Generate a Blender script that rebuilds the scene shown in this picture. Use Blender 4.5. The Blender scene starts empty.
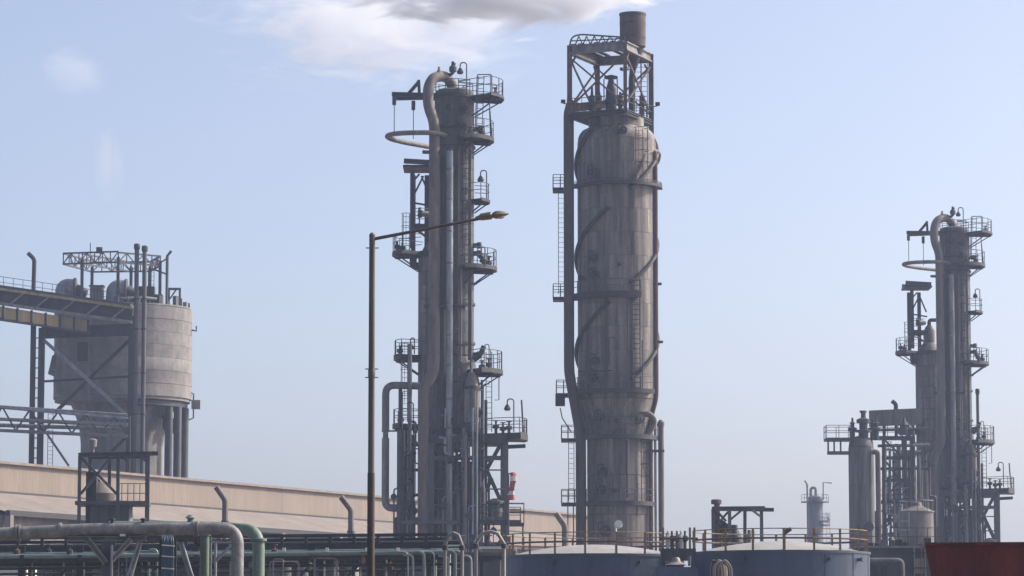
import bpy, bmesh, math, random
from mathutils import Vector, Matrix
random.seed(7)
R = math.radians
sc = bpy.context.scene
col = sc.collection

# ------------------------------------------------------------------ camera, sky, sun, exposure
FPX = 3413.0                       # focal length in pixels of the 1024 px wide frame (120 mm)
EYE = 1.7
PITCH = math.atan(372.0 / FPX)     # the horizon lies 372 px below the centre of the frame
cam_d = bpy.data.cameras.new('camera')
cam = bpy.data.objects.new('camera', cam_d)
col.objects.link(cam)
cam.location = (0, 0, EYE)
cam.rotation_euler = (R(90) + PITCH, 0, 0)
cam_d.sensor_width = 36.0
cam_d.lens = FPX * 36.0 / 1024.0
cam_d.clip_start = 0.5
cam_d.clip_end = 20000
sc.camera = cam

SUN_AZ, SUN_EL = R(71), R(38)      # clockwise from +Y, i.e. from the right and a little behind the towers
sdir = Vector((math.sin(SUN_AZ) * math.cos(SUN_EL), math.cos(SUN_AZ) * math.cos(SUN_EL), math.sin(SUN_EL)))
world = bpy.data.worlds.new('World')
sc.world = world
world.use_nodes = True
wn = world.node_tree
sky = wn.nodes.new('ShaderNodeTexSky')
sky.sky_type = 'NISHITA'
sky.sun_disc = False
sky.sun_elevation = SUN_EL
sky.sun_rotation = SUN_AZ
sky.air_density = 0.5
sky.dust_density = 3.5
sky.ozone_density = 0.0
bg = wn.nodes['Background']
bg.inputs['Strength'].default_value = 0.15
wb = wn.nodes.new('ShaderNodeMix')            # even white balance of the whole sky
wb.data_type = 'RGBA'
wb.blend_type = 'MULTIPLY'
wb.inputs['Factor'].default_value = 1.0
wb.inputs['B'].default_value = (1.0, 1.0, 0.985, 1)
wn.links.new(sky.outputs['Color'], wb.inputs['A'])
wn.links.new(wb.outputs['Result'], bg.inputs['Color'])
sun_d = bpy.data.lights.new('sun', 'SUN')
sun_d.energy = 3.2
sun_d.angle = R(0.53)
sun_d.color = (1.0, 0.93, 0.84)
sun = bpy.data.objects.new('sun', sun_d)
col.objects.link(sun)
sun.rotation_euler = sdir.to_track_quat('Z', 'Y').to_euler()
sc.view_settings.view_transform = 'Standard'
sc.view_settings.look = 'None'
sc.view_settings.gamma = 1.0
sc.view_settings.use_curve_mapping = False
sc.view_settings.exposure = 0.70
sc.render.engine = 'CYCLES'
sc.cycles.volume_bounces = 6
sc.cycles.max_bounces = 6
sc.cycles.diffuse_bounces = 3
sc.cycles.use_denoising = True

# ------------------------------------------------------------------ materials
def mat(name, base, rough=0.7, metal=0.0, dark=None, amount=0.55, scale=0.5, stretch=0.18,
        rust=0.0, rust_col=(0.16, 0.075, 0.04), bump=0.25, tint=0.10, fine=6.0, stain=0.0):
    """weathered surface: streaky noise between two tones, patches of rust, fine bump, a tint per piece"""
    m = bpy.data.materials.new(name)
    m.use_nodes = True
    nt = m.node_tree
    N, L = nt.nodes, nt.links
    b = N['Principled BSDF']
    tc = N.new('ShaderNodeTexCoord')
    oi = N.new('ShaderNodeObjectInfo')
    sh = N.new('ShaderNodeVectorMath'); sh.operation = 'MULTIPLY_ADD'
    cx = N.new('ShaderNodeCombineXYZ')
    for i in range(3):
        L.new(oi.outputs['Random'], cx.inputs[i])
    sh.inputs[1].default_value = (37.0, 91.0, 53.0)
    L.new(cx.outputs[0], sh.inputs[0]); L.new(tc.outputs['Object'], sh.inputs[2])
    mp = N.new('ShaderNodeMapping')
    mp.inputs['Scale'].default_value = (scale, scale, scale * stretch)
    L.new(sh.outputs[0], mp.inputs['Vector'])
    n1 = N.new('ShaderNodeTexNoise'); n1.inputs['Scale'].default_value = 2.0
    n1.inputs['Detail'].default_value = 6.0; n1.inputs['Roughness'].default_value = 0.65
    L.new(mp.outputs[0], n1.inputs['Vector'])
    r1 = N.new('ShaderNodeValToRGB')
    dk = dark or tuple(c * (1 - amount) for c in base)
    lt = tuple(min(1, c * (1 + amount * 0.45)) for c in base)
    r1.color_ramp.elements[0].position = 0.30; r1.color_ramp.elements[0].color = (*dk, 1)
    r1.color_ramp.elements[1].position = 0.68; r1.color_ramp.elements[1].color = (*lt, 1)
    L.new(n1.outputs['Fac'], r1.inputs['Fac'])
    cur = r1.outputs['Color']
    n2 = N.new('ShaderNodeTexNoise'); n2.inputs['Scale'].default_value = fine * scale
    n2.inputs['Detail'].default_value = 5.0; n2.inputs['Roughness'].default_value = 0.7
    L.new(sh.outputs[0], n2.inputs['Vector'])
    if rust > 0:
        r2 = N.new('ShaderNodeValToRGB')
        r2.color_ramp.elements[0].position = 0.62 - 0.25 * rust
        r2.color_ramp.elements[1].position = 0.74 - 0.2 * rust
        L.new(n2.outputs['Fac'], r2.inputs['Fac'])
        mx = N.new('ShaderNodeMix'); mx.data_type = 'RGBA'
        ml = N.new('ShaderNodeMath'); ml.operation = 'MULTIPLY'; ml.inputs[1].default_value = 0.75
        L.new(r2.outputs['Color'], ml.inputs[0]); L.new(ml.outputs[0], mx.inputs['Factor'])
        L.new(cur, mx.inputs['A']); mx.inputs['B'].default_value = (*rust_col, 1)
        cur = mx.outputs['Result']
    if stain > 0:                      # rain and soot streaks running down over the joints
        gp = N.new('ShaderNodeNewGeometry')
        m3 = N.new('ShaderNodeMapping'); m3.inputs['Scale'].default_value = (1.3, 1.3, 0.07)
        L.new(gp.outputs['Position'], m3.inputs['Vector'])
        n3 = N.new('ShaderNodeTexNoise'); n3.inputs['Scale'].default_value = 1.0
        n3.inputs['Detail'].default_value = 5.0; n3.inputs['Roughness'].default_value = 0.6
        L.new(m3.outputs[0], n3.inputs['Vector'])
        r3 = N.new('ShaderNodeMapRange')
        r3.inputs['From Min'].default_value = 0.36; r3.inputs['From Max'].default_value = 0.60
        r3.inputs['To Min'].default_value = 1.0 - stain; r3.inputs['To Max'].default_value = 1.08
        L.new(n3.outputs['Fac'], r3.inputs['Value'])
        h3 = N.new('ShaderNodeHueSaturation')
        L.new(r3.outputs[0], h3.inputs['Value']); L.new(cur, h3.inputs['Color'])
        cur = h3.outputs['Color']
    if tint > 0:
        mr = N.new('ShaderNodeMapRange')
        mr.inputs['To Min'].default_value = 1 - tint; mr.inputs['To Max'].default_value = 1 + tint
        L.new(oi.outputs['Random'], mr.inputs['Value'])
        hs = N.new('ShaderNodeHueSaturation')
        L.new(mr.outputs[0], hs.inputs['Value']); L.new(cur, hs.inputs['Color'])
        cur = hs.outputs['Color']
    L.new(cur, b.inputs['Base Color'])
    b.inputs['Roughness'].default_value = rough
    b.inputs['Metallic'].default_value = metal
    if bump > 0:
        bp = N.new('ShaderNodeBump'); bp.inputs['Strength'].default_value = bump
        bp.inputs['Distance'].default_value = 0.05
        L.new(n2.outputs['Fac'], bp.inputs['Height']); L.new(bp.outputs[0], b.inputs['Normal'])
    return m

M = {}
M['shell'] = mat('weathered_shell', (0.245, 0.218, 0.202), 0.78, rust=0.42, rust_col=(0.135, 0.10, 0.08), amount=0.5, scale=0.8, stretch=0.12, stain=0.7, tint=0.04)
M['shell_grey'] = mat('grey_cladding', (0.10, 0.097, 0.098), 0.7, rust=0.30, rust_col=(0.085, 0.07, 0.06), scale=0.9, stretch=0.1, stain=0.5, tint=0.08)
M['shell_green'] = mat('dull_green_grey_shell', (0.11, 0.12, 0.115), 0.7, rust=0.25, scale=0.9, stretch=0.15, stain=0.4)
M['steel'] = mat('dark_steel', (0.028, 0.03, 0.034), 0.65, rust=0.25, rust_col=(0.06, 0.042, 0.036), scale=1.2)
M['steel_mid'] = mat('grey_painted_steel', (0.07, 0.075, 0.083), 0.6, rust=0.3, rust_col=(0.10, 0.06, 0.045), scale=1.2)
M['rust'] = mat('rusty_brown_steel', (0.105, 0.062, 0.048), 0.8, rust=0.4, rust_col=(0.16, 0.085, 0.05), scale=1.0, stretch=0.3)
M['stack'] = mat('burnt_brown_stack', (0.095, 0.066, 0.06), 0.8, rust=0.3, rust_col=(0.075, 0.055, 0.05), scale=0.9, stretch=0.5)
M['pipe'] = mat('lagged_grey_pipe', (0.20, 0.19, 0.185), 0.6, rust=0.15, scale=1.0, stretch=0.2)
M['duct'] = mat('brown_grey_duct', (0.15, 0.133, 0.122), 0.7, rust=0.3, scale=1.0, stretch=0.2)
M['duct_dark'] = mat('dark_brown_duct', (0.062, 0.053, 0.051), 0.75, rust=0.4, rust_col=(0.10, 0.065, 0.05), scale=1.0, stretch=0.2, stain=0.3)
M['galv'] = mat('bright_lagging', (0.27, 0.29, 0.31), 0.5, metal=0.3, rust=0.12, scale=0.9, stretch=0.25)
M['concrete'] = mat('stained_concrete', (0.215, 0.203, 0.197), 0.9, rust=0.4, rust_col=(0.155, 0.146, 0.142), amount=0.35, scale=0.5, stretch=0.6, fine=5, stain=0.12, tint=0.02, bump=0.6)
M['shed'] = mat('beige_shed_cladding', (0.235, 0.193, 0.157), 0.9, rust=0.35, rust_col=(0.175, 0.145, 0.12), amount=0.16, scale=0.9, stretch=0.15, tint=0.06)
M['shed_roof'] = mat('pale_dusty_roof_sheet', (0.225, 0.19, 0.163), 0.9, rust=0.2, rust_col=(0.25, 0.20, 0.17), amount=0.3, scale=0.5, stretch=1.0, tint=0.07)
M['shed_wall'] = mat('grimy_shed_wall', (0.20, 0.175, 0.155), 0.9, rust=0.3, rust_col=(0.12, 0.10, 0.09), amount=0.4, scale=0.6, stretch=0.4)
M['wall_dark'] = mat('dark_grey_wall', (0.085, 0.09, 0.098), 0.85, amount=0.5, scale=0.3, stretch=0.6)
M['ground'] = mat('dusty_ground', (0.16, 0.135, 0.11), 0.95, amount=0.4, scale=0.05, stretch=1.0, tint=0, bump=0.1)
M['yellow'] = mat('faded_yellow_panel', (0.60, 0.42, 0.18), 0.7, rust=0.15, amount=0.25)
M['ochre'] = mat('weathered_ochre_paint', (0.34, 0.27, 0.15), 0.75, rust=0.3, amount=0.4, scale=1.2)
M['rail_yellow'] = mat('worn_yellow_rail', (0.24, 0.155, 0.065), 0.65, rust=0.5, rust_col=(0.10, 0.065, 0.045), scale=2.0)
M['tank'] = mat('blue_grey_tank_paint', (0.028, 0.054, 0.10), 0.42, rust=0.12, rust_col=(0.06, 0.06, 0.07), amount=0.3, scale=0.6, stretch=0.15, stain=0.3, tint=0.05)
M['tank_roof'] = mat('pale_tank_roof', (0.30, 0.295, 0.285), 0.75, rust=0.15, amount=0.2, scale=0.4, stretch=1.0)
M['green'] = mat('pale_green_pipe', (0.15, 0.21, 0.165), 0.6, rust=0.3, rust_col=(0.11, 0.12, 0.095), amount=0.4, scale=2.2, stain=0.35)
M['green_grey'] = mat('grey_green_pipe', (0.16, 0.215, 0.205), 0.45, rust=0.12, amount=0.3, scale=1.2)
M['fore_pipe'] = mat('dusty_foreground_pipe', (0.185, 0.185, 0.182), 0.6, rust=0.3, rust_col=(0.10, 0.085, 0.075), amount=0.45, scale=2.2, stretch=0.8, stain=0.3)
M['white'] = mat('dirty_white', (0.62, 0.60, 0.57), 0.7, rust=0.15, rust_col=(0.35, 0.30, 0.26), amount=0.2, scale=1.0)
M['red'] = mat('dark_red_paint', (0.125, 0.019, 0.015), 0.75, rust=0.18, rust_col=(0.06, 0.018, 0.015), amount=0.45, scale=1.6, stretch=0.3, fine=9, stain=0.4)
M['sock_red'] = mat('red_fabric', (0.36, 0.06, 0.055), 0.9, amount=0.2)
M['sock_white'] = mat('white_fabric', (0.55, 0.50, 0.49), 0.9, amount=0.15)
M['pole'] = mat('street_lamp_pole', (0.085, 0.075, 0.072), 0.55, rust=0.3, rust_col=(0.10, 0.07, 0.05), scale=1.5)
M['pole_low'] = mat('dark_brown_pole_base', (0.055, 0.04, 0.035), 0.7, rust=0.4, rust_col=(0.085, 0.05, 0.035), scale=1.5)
M['lamp'] = mat('dull_lamp_housing', (0.15, 0.125, 0.09), 0.5, amount=0.2)
M['glass'] = mat('lamp_glass', (0.45, 0.44, 0.40), 0.25, amount=0.1, bump=0)
M['window'] = mat('dark_shutter', (0.045, 0.05, 0.055), 0.6, amount=0.3)
M['cable'] = mat('blue_cable_sheath', (0.045, 0.08, 0.115), 0.5, amount=0.3)
M['hose'] = mat('tan_hose', (0.33, 0.235, 0.165), 0.7, amount=0.3)

# ------------------------------------------------------------------ mesh builder
class MB:
    def __init__(s): s.v, s.f = [], []
    def add(s, vs, fs):
        o = len(s.v)
        s.v += [tuple(v) for v in vs]
        s.f += [tuple(i + o for i in f) for f in fs]
        return s
    def box(s, c, d, rz=0.0):
        hx, hy, hz = d[0] / 2, d[1] / 2, d[2] / 2
        cs, sn = math.cos(rz), math.sin(rz)
        vs = []
        for z in (-hz, hz):
            for x, y in ((-hx, -hy), (hx, -hy), (hx, hy), (-hx, hy)):
                vs.append((c[0] + x * cs - y * sn, c[1] + x * sn + y * cs, c[2] + z))
        return s.add(vs, [(3, 2, 1, 0), (4, 5, 6, 7), (0, 1, 5, 4), (1, 2, 6, 5), (2, 3, 7, 6), (3, 0, 4, 7)])
    def beam(s, p, q, w, h=None, up=Vector((0, 0, 1))):
        h = h or w
        p, q = Vector(p), Vector(q)
        d = (q - p).normalized()
        if abs(d.dot(up)) > 0.98: up = Vector((0, 1, 0))
        a = d.cross(up).normalized(); b = a.cross(d).normalized()
        vs = []
        for e in (p, q):
            for i, j in ((-1, -1), (1, -1), (1, 1), (-1, 1)):
                vs.append(e + a * (w / 2 * i) + b * (h / 2 * j))
        return s.add(vs, [(3, 2, 1, 0), (4, 5, 6, 7), (0, 1, 5, 4), (1, 2, 6, 5), (2, 3, 7, 6), (3, 0, 4, 7)])
    def ibeam(s, p, q, w, h, t=0.06):
        p, q = Vector(p), Vector(q)
        d = (q - p).normalized(); up = Vector((0, 0, 1))
        if abs(d.dot(up)) > 0.98: up = Vector((0, 1, 0))
        a = d.cross(up).normalized(); b = a.cross(d).normalized()
        s.beam(p + b * (h / 2 - t / 2), q + b * (h / 2 - t / 2), w, t)
        s.beam(p - b * (h / 2 - t / 2), q - b * (h / 2 - t / 2), w, t)
        s.beam(p, q, t, h - 2 * t)
        return s
    def tube(s, p, q, r, r2=None, n=8):
        return s.path([p, q], r, n=n, r2=r2)
    def path(s, pts, r, n=10, bend=0.0, r2=None, steps=5):
        pts = [Vector(p) for p in pts]
        if bend > 0 and len(pts) > 2:
            out = [pts[0]]
            for i in range(1, len(pts) - 1):
                a, b, c = pts[i - 1], pts[i], pts[i + 1]
                la, lc = (a - b).length, (c - b).length
                t = min(bend, la * 0.49, lc * 0.49)
                p0 = b + (a - b).normalized() * t; p1 = b + (c - b).normalized() * t
                for k in range(steps + 1):
                    u = k / steps
                    out.append(p0 * (1 - u) ** 2 + b * 2 * u * (1 - u) + p1 * u * u)
            out.append(pts[-1]); pts = out
        m = len(pts)
        tang = []
        for i in range(m):
            d = (pts[min(i + 1, m - 1)] - pts[max(i - 1, 0)])
            tang.append(d.normalized() if d.length > 1e-9 else Vector((0, 0, 1)))
        u = tang[0].orthogonal().normalized()
        vs, fs = [], []
        for i in range(m):
            t = tang[i]
            u = (u - t * u.dot(t))
            u = u.normalized() if u.length > 1e-6 else t.orthogonal().normalized()
            w = t.cross(u)
            rr = r if r2 is None else r + (r2 - r) * i / (m - 1)
            for k in range(n):
                a = 2 * math.pi * k / n
                vs.append(pts[i] + (u * math.cos(a) + w * math.sin(a)) * rr)
        for i in range(m - 1):
            for k in range(n):
                k2 = (k + 1) % n
                fs.append((i * n + k, i * n + k2, (i + 1) * n + k2, (i + 1) * n + k))
        fs.append(tuple(range(n - 1, -1, -1)))
        fs.append(tuple((m - 1) * n + k for k in range(n)))
        return s.add(vs, fs)
    def lathe(s, c, prof, n=24):
        vs, fs = [], []
        m = len(prof)
        for r, z in prof:
            for k in range(n):
                a = 2 * math.pi * k / n
                vs.append((c[0] + r * math.cos(a), c[1] + r * math.sin(a), c[2] + z))
        for i in range(m - 1):
            for k in range(n):
                k2 = (k + 1) % n
                fs.append((i * n + k, i * n + k2, (i + 1) * n + k2, (i + 1) * n + k))
        fs.append(tuple(range(n - 1, -1, -1)))
        fs.append(tuple((m - 1) * n + k for k in range(n)))
        return s.add(vs, fs)
    def sector(s, c, r0, r1, a0, a1, z0, z1, seg=6):
        vs, fs = [], []
        for i in range(seg + 1):
            a = R(a0 + (a1 - a0) * i / seg)
            ca, sa = math.cos(a), math.sin(a)
            for r, z in ((r0, z0), (r1, z0), (r1, z1), (r0, z1)):
                vs.append((c[0] + r * ca, c[1] + r * sa, c[2] + z))
        for i in range(seg):
            b = i * 4
            for k in range(4):
                k2 = (k + 1) % 4
                fs.append((b + k, b + k2, b + 4 + k2, b + 4 + k))
        fs.append((3, 2, 1, 0)); e = seg * 4
        fs.append((e, e + 1, e + 2, e + 3))
        return s.add(vs, fs)
    def mesh(s, name, smooth=True):
        me = bpy.data.meshes.new(name)
        me.from_pydata(s.v, [], s.f)
        bm = bmesh.new(); bm.from_mesh(me)
        bmesh.ops.recalc_face_normals(bm, faces=bm.faces)
        bm.to_mesh(me); bm.free()
        if smooth:
            me.shade_smooth(); me.set_sharp_from_angle(angle=R(35))
        return me

def link(name, me, m, parent=None):
    o = bpy.data.objects.new(name, me)
    col.objects.link(o)
    if m is not None and not me.materials: me.materials.append(M[m] if isinstance(m, str) else m)
    o.parent = parent
    return o

class Thing:
    """an Empty at the base of a thing; p() turns a picture position at the thing's own depth into a local point"""
    def __init__(s, name, label, cat, D, bx, group=None, yref=400, bz=0.0):
        s.D, s.k = D, D / FPX
        vref = (288 - yref) / FPX
        s.xf = 1.0 / (math.cos(PITCH) - vref * math.sin(PITCH))
        s.o = Vector((0, 0, 0))
        b = s.p(bx, 600)
        s.o = Vector((b.x, D, bz))
        s.root = bpy.data.objects.new(name, None)
        s.root.empty_display_size = 0.5
        col.objects.link(s.root)
        s.root.location = s.o
        s.root['label'] = label; s.root['category'] = cat
        if group: s.root['group'] = group
    def z(s, y, dd=0.0):
        v = (288 - y) / FPX
        return EYE + (s.D + dd) * math.tan(PITCH + math.atan(v)) - s.o.z
    def x(s, x, dd=0.0):
        return (x - 512) / FPX * (s.D + dd) * s.xf - s.o.x
    def p(s, x, y, dd=0.0):
        return Vector((s.x(x, dd), dd + (s.D if s.o.y == 0 else 0), s.z(y, dd)))
    def add(s, name, mb, m, parent=None, smooth=True, label=None):
        me = mb if isinstance(mb, bpy.types.Mesh) else mb.mesh(name, smooth)
        o = link(name, me, m, parent or s.root)
        if label: o['label'] = label
        return o

def tag_structure(o): o['kind'] = 'structure'

# ------------------------------------------------------------------ reusable parts
def platform(T, cx, y, r_in, r_out, a0, a1, m='steel', rail=1.1, dd=0.0, thick=0.18, rails='steel', brackets=True, posts_every=1.0):
    """sector deck round a column: deck > railing, brackets"""
    c = T.p(cx, y, dd); c.z = T.z(y, dd)
    seg = max(3, int(abs(a1 - a0) / 14))
    mb = MB().sector(c, r_in, r_out, a0, a1, -thick, 0, seg)
    mb.sector(c, r_out, r_out + 0.04, a0, a1, -thick * 1.05, 0.05, seg)
    deck = T.add('platform', mb, m)
    rb = MB(); ro = r_out - 0.05
    arc = R(abs(a1 - a0)) * ro
    n = max(2, int(arc / posts_every))
    def at(a, r=ro): return Vector((c.x + r * math.cos(R(a)), c.y + r * math.sin(R(a)), c.z))
    up = Vector((0, 0, 1))
    for i in range(n + 1):
        q = at(a0 + (a1 - a0) * i / n)
        rb.tube(q, q + up * rail, 0.035, n=5)
    for h in (rail, rail * 0.55):
        rb.path([at(a0 + (a1 - a0) * i / (2 * n)) + up * h for i in range(2 * n + 1)], 0.03, n=5)
    for a in (a0, a1):
        if r_out - r_in > 0.8:
            for h in (rail, rail * 0.55):
                rb.tube(at(a) + up * h, at(a, r_in + 0.1) + up * h, 0.03, n=5)
    T.add('railing', rb, rails, deck)
    if brackets:
        nb = max(2, int(abs(a1 - a0) / 55) + 1)
        for i in range(nb):
            a = a0 + (a1 - a0) * (i + 0.5) / nb
            b = MB().beam(at(a, r_out - 0.15) - up * (thick + 0.02), at(a, r_in + 0.03) - up * (thick + 0.1 + (r_out - r_in) * 0.55), 0.08, 0.10)
            b.beam(at(a, r_out - 0.1) - up * (thick + 0.08), at(a, r_in + 0.02) - up * (thick + 0.08), 0.08, 0.14)
            T.add('bracket', b, m, deck)
    return deck

def square_platform(T, c, sx, sy, m='steel', rail=1.1, rz=0.0, thick=0.25, every=1.1, sides=(0, 1, 2, 3), rails='steel'):
    deck = T.add('platform', MB().box((c.x, c.y, c.z - thick / 2), (sx, sy, thick), rz), m, smooth=False)
    rb = MB(); cs, sn = math.cos(rz), math.sin(rz)
    P = [(-sx / 2, -sy / 2), (sx / 2, -sy / 2), (sx / 2, sy / 2), (-sx / 2, sy / 2)]
    P = [Vector((c.x + (x * cs - y * sn) * 0.98, c.y + (x * sn + y * cs) * 0.98, c.z)) for x, y in P]
    up = Vector((0, 0, 1))
    for i in sides:
        a, b = P[i], P[(i + 1) % 4]
        n = max(1, int((b - a).length / every))
        for k in range(n + 1):
            q = a.lerp(b, k / n); rb.tube(q, q + up * rail, 0.035, n=5)
        for h in (rail, rail * 0.55): rb.tube(a + up * h, b + up * h, 0.03, n=5)
    T.add('railing', rb, rails, deck)
    return deck

def ladder(T, a, b, w=0.5, cage=True, m='steel', out=Vector((0, -1, 0)), r=0.035, step=0.4, cage_m=None):
    a, b = Vector(a), Vector(b)
    side = out.cross(Vector((0, 0, 1))).normalized()
    mb = MB()
    for s in (-1, 1): mb.tube(a + side * w / 2 * s, b + side * w / 2 * s, r, n=5)
    n = max(2, int((b - a).length / step))
    for i in range(n):
        q = a.lerp(b, (i + 0.5) / n)
        mb.tube(q - side * w / 2, q + side * w / 2, r * 0.7, n=4)
    lo = T.add('ladder', mb, m)
    if cage:
        cb = MB(); L = (b - a).length
        nh = max(2, int(L / 0.9))
        for i in range(nh + 1):
            if i / nh * L < 1.5 and L > 4: continue
            q = a.lerp(b, i / nh)
            cb.path([q + side * math.cos(R(t)) * w * 0.75 + out * math.sin(R(t)) * w * 1.4 for t in range(0, 181, 30)], 0.03, n=4)
        for t in (30, 90, 150):
            off = side * math.cos(R(t)) * w * 0.75 + out * math.sin(R(t)) * w * 1.4
            s0 = a.lerp(b, min(0.5, 1.5 / L)) if L > 4 else a
            cb.tube(s0 + off, b + off, 0.025, n=4)
        T.add('safety_cage', cb, cage_m or m, lo)
    return lo

def plates(T, cx, y_bot, y_top, r0, nring, n_per, m, dd=0.0, r1=None, gap=0.05, thick=0.03, z0=None, z1=None):
    """cladding plates round a column in courses, each plate an object, alike plates share one mesh; a dark core stands inside"""
    c = T.p(cx, 500, dd)
    z0 = T.z(y_bot, dd) if z0 is None else z0
    z1 = T.z(y_top, dd) if z1 is None else z1
    r1 = r0 if r1 is None else r1
    hz = (z1 - z0) / nring
    straight = abs(r1 - r0) < 1e-6
    meshes = {}
    for i in range(nring):
        ra = r0 + (r1 - r0) * i / nring; rb = r0 + (r1 - r0) * (i + 1) / nring
        key = 0 if straight else i
        if key not in meshes:
            da = 180.0 / n_per; ga = math.degrees(gap / 2 / ra)
            mb = MB(); seg = 4; vs, fs = [], []
            for q in range(seg + 1):
                a = R(-da + ga + (2 * da - 2 * ga) * q / seg)
                for rr, zz in ((ra - thick, 0.0), (ra, 0.0), (rb, hz - gap), (rb - thick, hz - gap)):
                    vs.append((rr * math.cos(a), rr * math.sin(a), zz))
            for q in range(seg):
                for k in range(4):
                    k2 = (k + 1) % 4
                    fs.append((q * 4 + k, q * 4 + k2, q * 4 + 4 + k2, q * 4 + 4 + k))
            fs.append((3, 2, 1, 0)); fs.append((seg * 4, seg * 4 + 1, seg * 4 + 2, seg * 4 + 3))
            meshes[key] = mb.add(vs, fs).mesh('shell_plate')
        for j in range(n_per):
            o = T.add('shell_plate', meshes[key], m)
            o.location = (c.x, c.y, z0 + i * hz)
            o.rotation_euler = (0, 0, 2 * math.pi * (j + 0.5 * (i % 2)) / n_per + 0.2)
    core = MB().lathe((c.x, c.y, 0), [(r0 - thick - 0.02, z0), (r1 - thick - 0.02, z1)], 32)
    return T.add('column_core', core, 'steel_mid')

def manway(T, pos, out, r=0.4, length=0.5, m='steel_mid'):
    """short neck, two flanges with bolts, cover plate and the davit that swings it"""
    out = Vector(out).normalized(); pos = Vector(pos)
    side = out.cross(Vector((0, 0, 1))).normalized(); up = Vector((0, 0, 1))
    mb = MB().tube(pos - out * 0.3, pos + out * length, r * 0.72, n=14)
    mb.tube(pos + out * length, pos + out * (length + 0.1), r, n=14)
    o = T.add('manway', mb, m)
    cv = MB().tube(pos + out * (length + 0.13), pos + out * (length + 0.22), r * 0.95, n=14)
    cv.tube(pos + out * (length + 0.2), pos + out * (length + 0.3), r * 0.5, r * 0.3, n=10)
    for i in range(10):
        a = 2 * math.pi * i / 10
        q = pos + (side * math.cos(a) + up * math.sin(a)) * r * 0.85
        cv.tube(q + out * (length - 0.04), q + out * (length + 0.3), r * 0.07, n=5)
    T.add('cover', cv, 'steel', o)
    if r > 0.3:
        b = pos + out * (length + 0.1) + side * r * 1.25
        T.add('davit', MB().path([b - up * r * 1.2, b + up * r * 1.5, b + up * r * 1.5 - side * r * 1.25, b + up * r * 1.1 - side * r * 1.25], 0.05, n=6, bend=0.15), 'steel', o)
    return o

def gooseneck(T, base, h, reach=-0.7, m='steel'):
    base = Vector(base)
    mb = MB().path([base, base + Vector((0, 0, h)), base + Vector((reach, 0, h)), base + Vector((reach, 0, h - 0.5))], 0.05, n=6, bend=0.4)
    o = T.add('lamp_post', mb, m)
    e = base + Vector((reach, 0, h - 0.5))
    T.add('lamp_head', MB().lathe(e, [(0.06, 0.08), (0.14, 0.0), (0.27, -0.25), (0.2, -0.42)], 10), 'steel', o)
    return o

def pipe_clutter(T, x0, x1, y0, y1, n, dd0, dd1, seed, mats=('steel', 'steel_mid', 'pipe', 'galv', 'duct')):
    """slim service pipes with jogs, valves and flanges"""
    rnd = random.Random(seed); k = T.k
    for i in range(n):
        x = rnd.uniform(x0, x1); yt = rnd.uniform(y0, y0 + (y1 - y0) * 0.7); dd = rnd.uniform(dd0, dd1)
        ym = rnd.uniform(yt + 8, y1); xj = x + rnd.choice((-1, 1)) * rnd.uniform(3, 10)
        r = rnd.uniform(0.45, 1.3) * k
        pts = [T.p(x + rnd.choice((-6, 6, 4, -4)), yt, dd), T.p(x, yt, dd), T.p(x, ym, dd), T.p(xj, ym + 1, dd), (T.x(xj, dd), dd, 0)]
        o = T.add('service_pipe', MB().path(pts, r, n=7, bend=0.18, steps=3), rnd.choice(mats))
        q = T.p(x, (yt + ym) / 2, dd)
        T.add('flange', MB().lathe(tuple(q), [(r, -0.05), (r * 1.7, -0.04), (r * 1.7, 0.1), (r, 0.11)], 8), 'steel', o)
        if i % 2 == 0:
            q = T.p(xj, ym + rnd.uniform(4, 14), dd)
            T.add('valve', MB().lathe(tuple(q), [(r, -0.3), (r * 2.2, -0.2), (r * 2.2, 0.15), (r, 0.3)], 8).tube(q, q + Vector((0, -0.55, 0)), 0.05, n=5).tube(q + Vector((0, -0.5, 0)), q + Vector((0, -0.56, 0)), 0.26, n=10), 'steel', o)

def cable_tray(T, a, b, w=0.4, m='steel_mid'):
    T.add('cable_tray', MB().beam(a, b, w, 0.1), m, smooth=False)

def copy_tree(root, label, dx, dy, dz=0.0, group=None, turn=0.0, dull=False):
    kids = {}
    for o in col.objects:
        if o.parent: kids.setdefault(o.parent, []).append(o)
    def rec(o, par):
        c = o.copy(); col.objects.link(c); c.parent = par
        for ch in kids.get(o, []): rec(ch, c)
        return c
    r = rec(root, None)
    r.location = root.location + Vector((dx, dy, dz))
    r['label'] = label
    r.rotation_euler = (0, 0, turn)
    if group: r['group'] = group
    if dull:                                   # the twin's riser is lagged in darker sheet, its galvanised pipes painted
        for ch in col.objects:
            if ch.parent == r and ch.type == 'MESH' and ch.material_slots and ch.material_slots[0].material == M['galv']:
                ch.material_slots[0].link = 'OBJECT'
                ch.material_slots[0].material = M['pipe'] if ch.name.startswith('riser') else M['steel_mid']
    return r

# ------------------------------------------------------------------ ground
g = link('ground', MB().add([(-3500, -300, 0), (3500, -300, 0), (3500, 5500, 0), (-3500, 5500, 0)], [(0, 1, 2, 3)]).mesh('ground', False), 'ground')
tag_structure(g)

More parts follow.
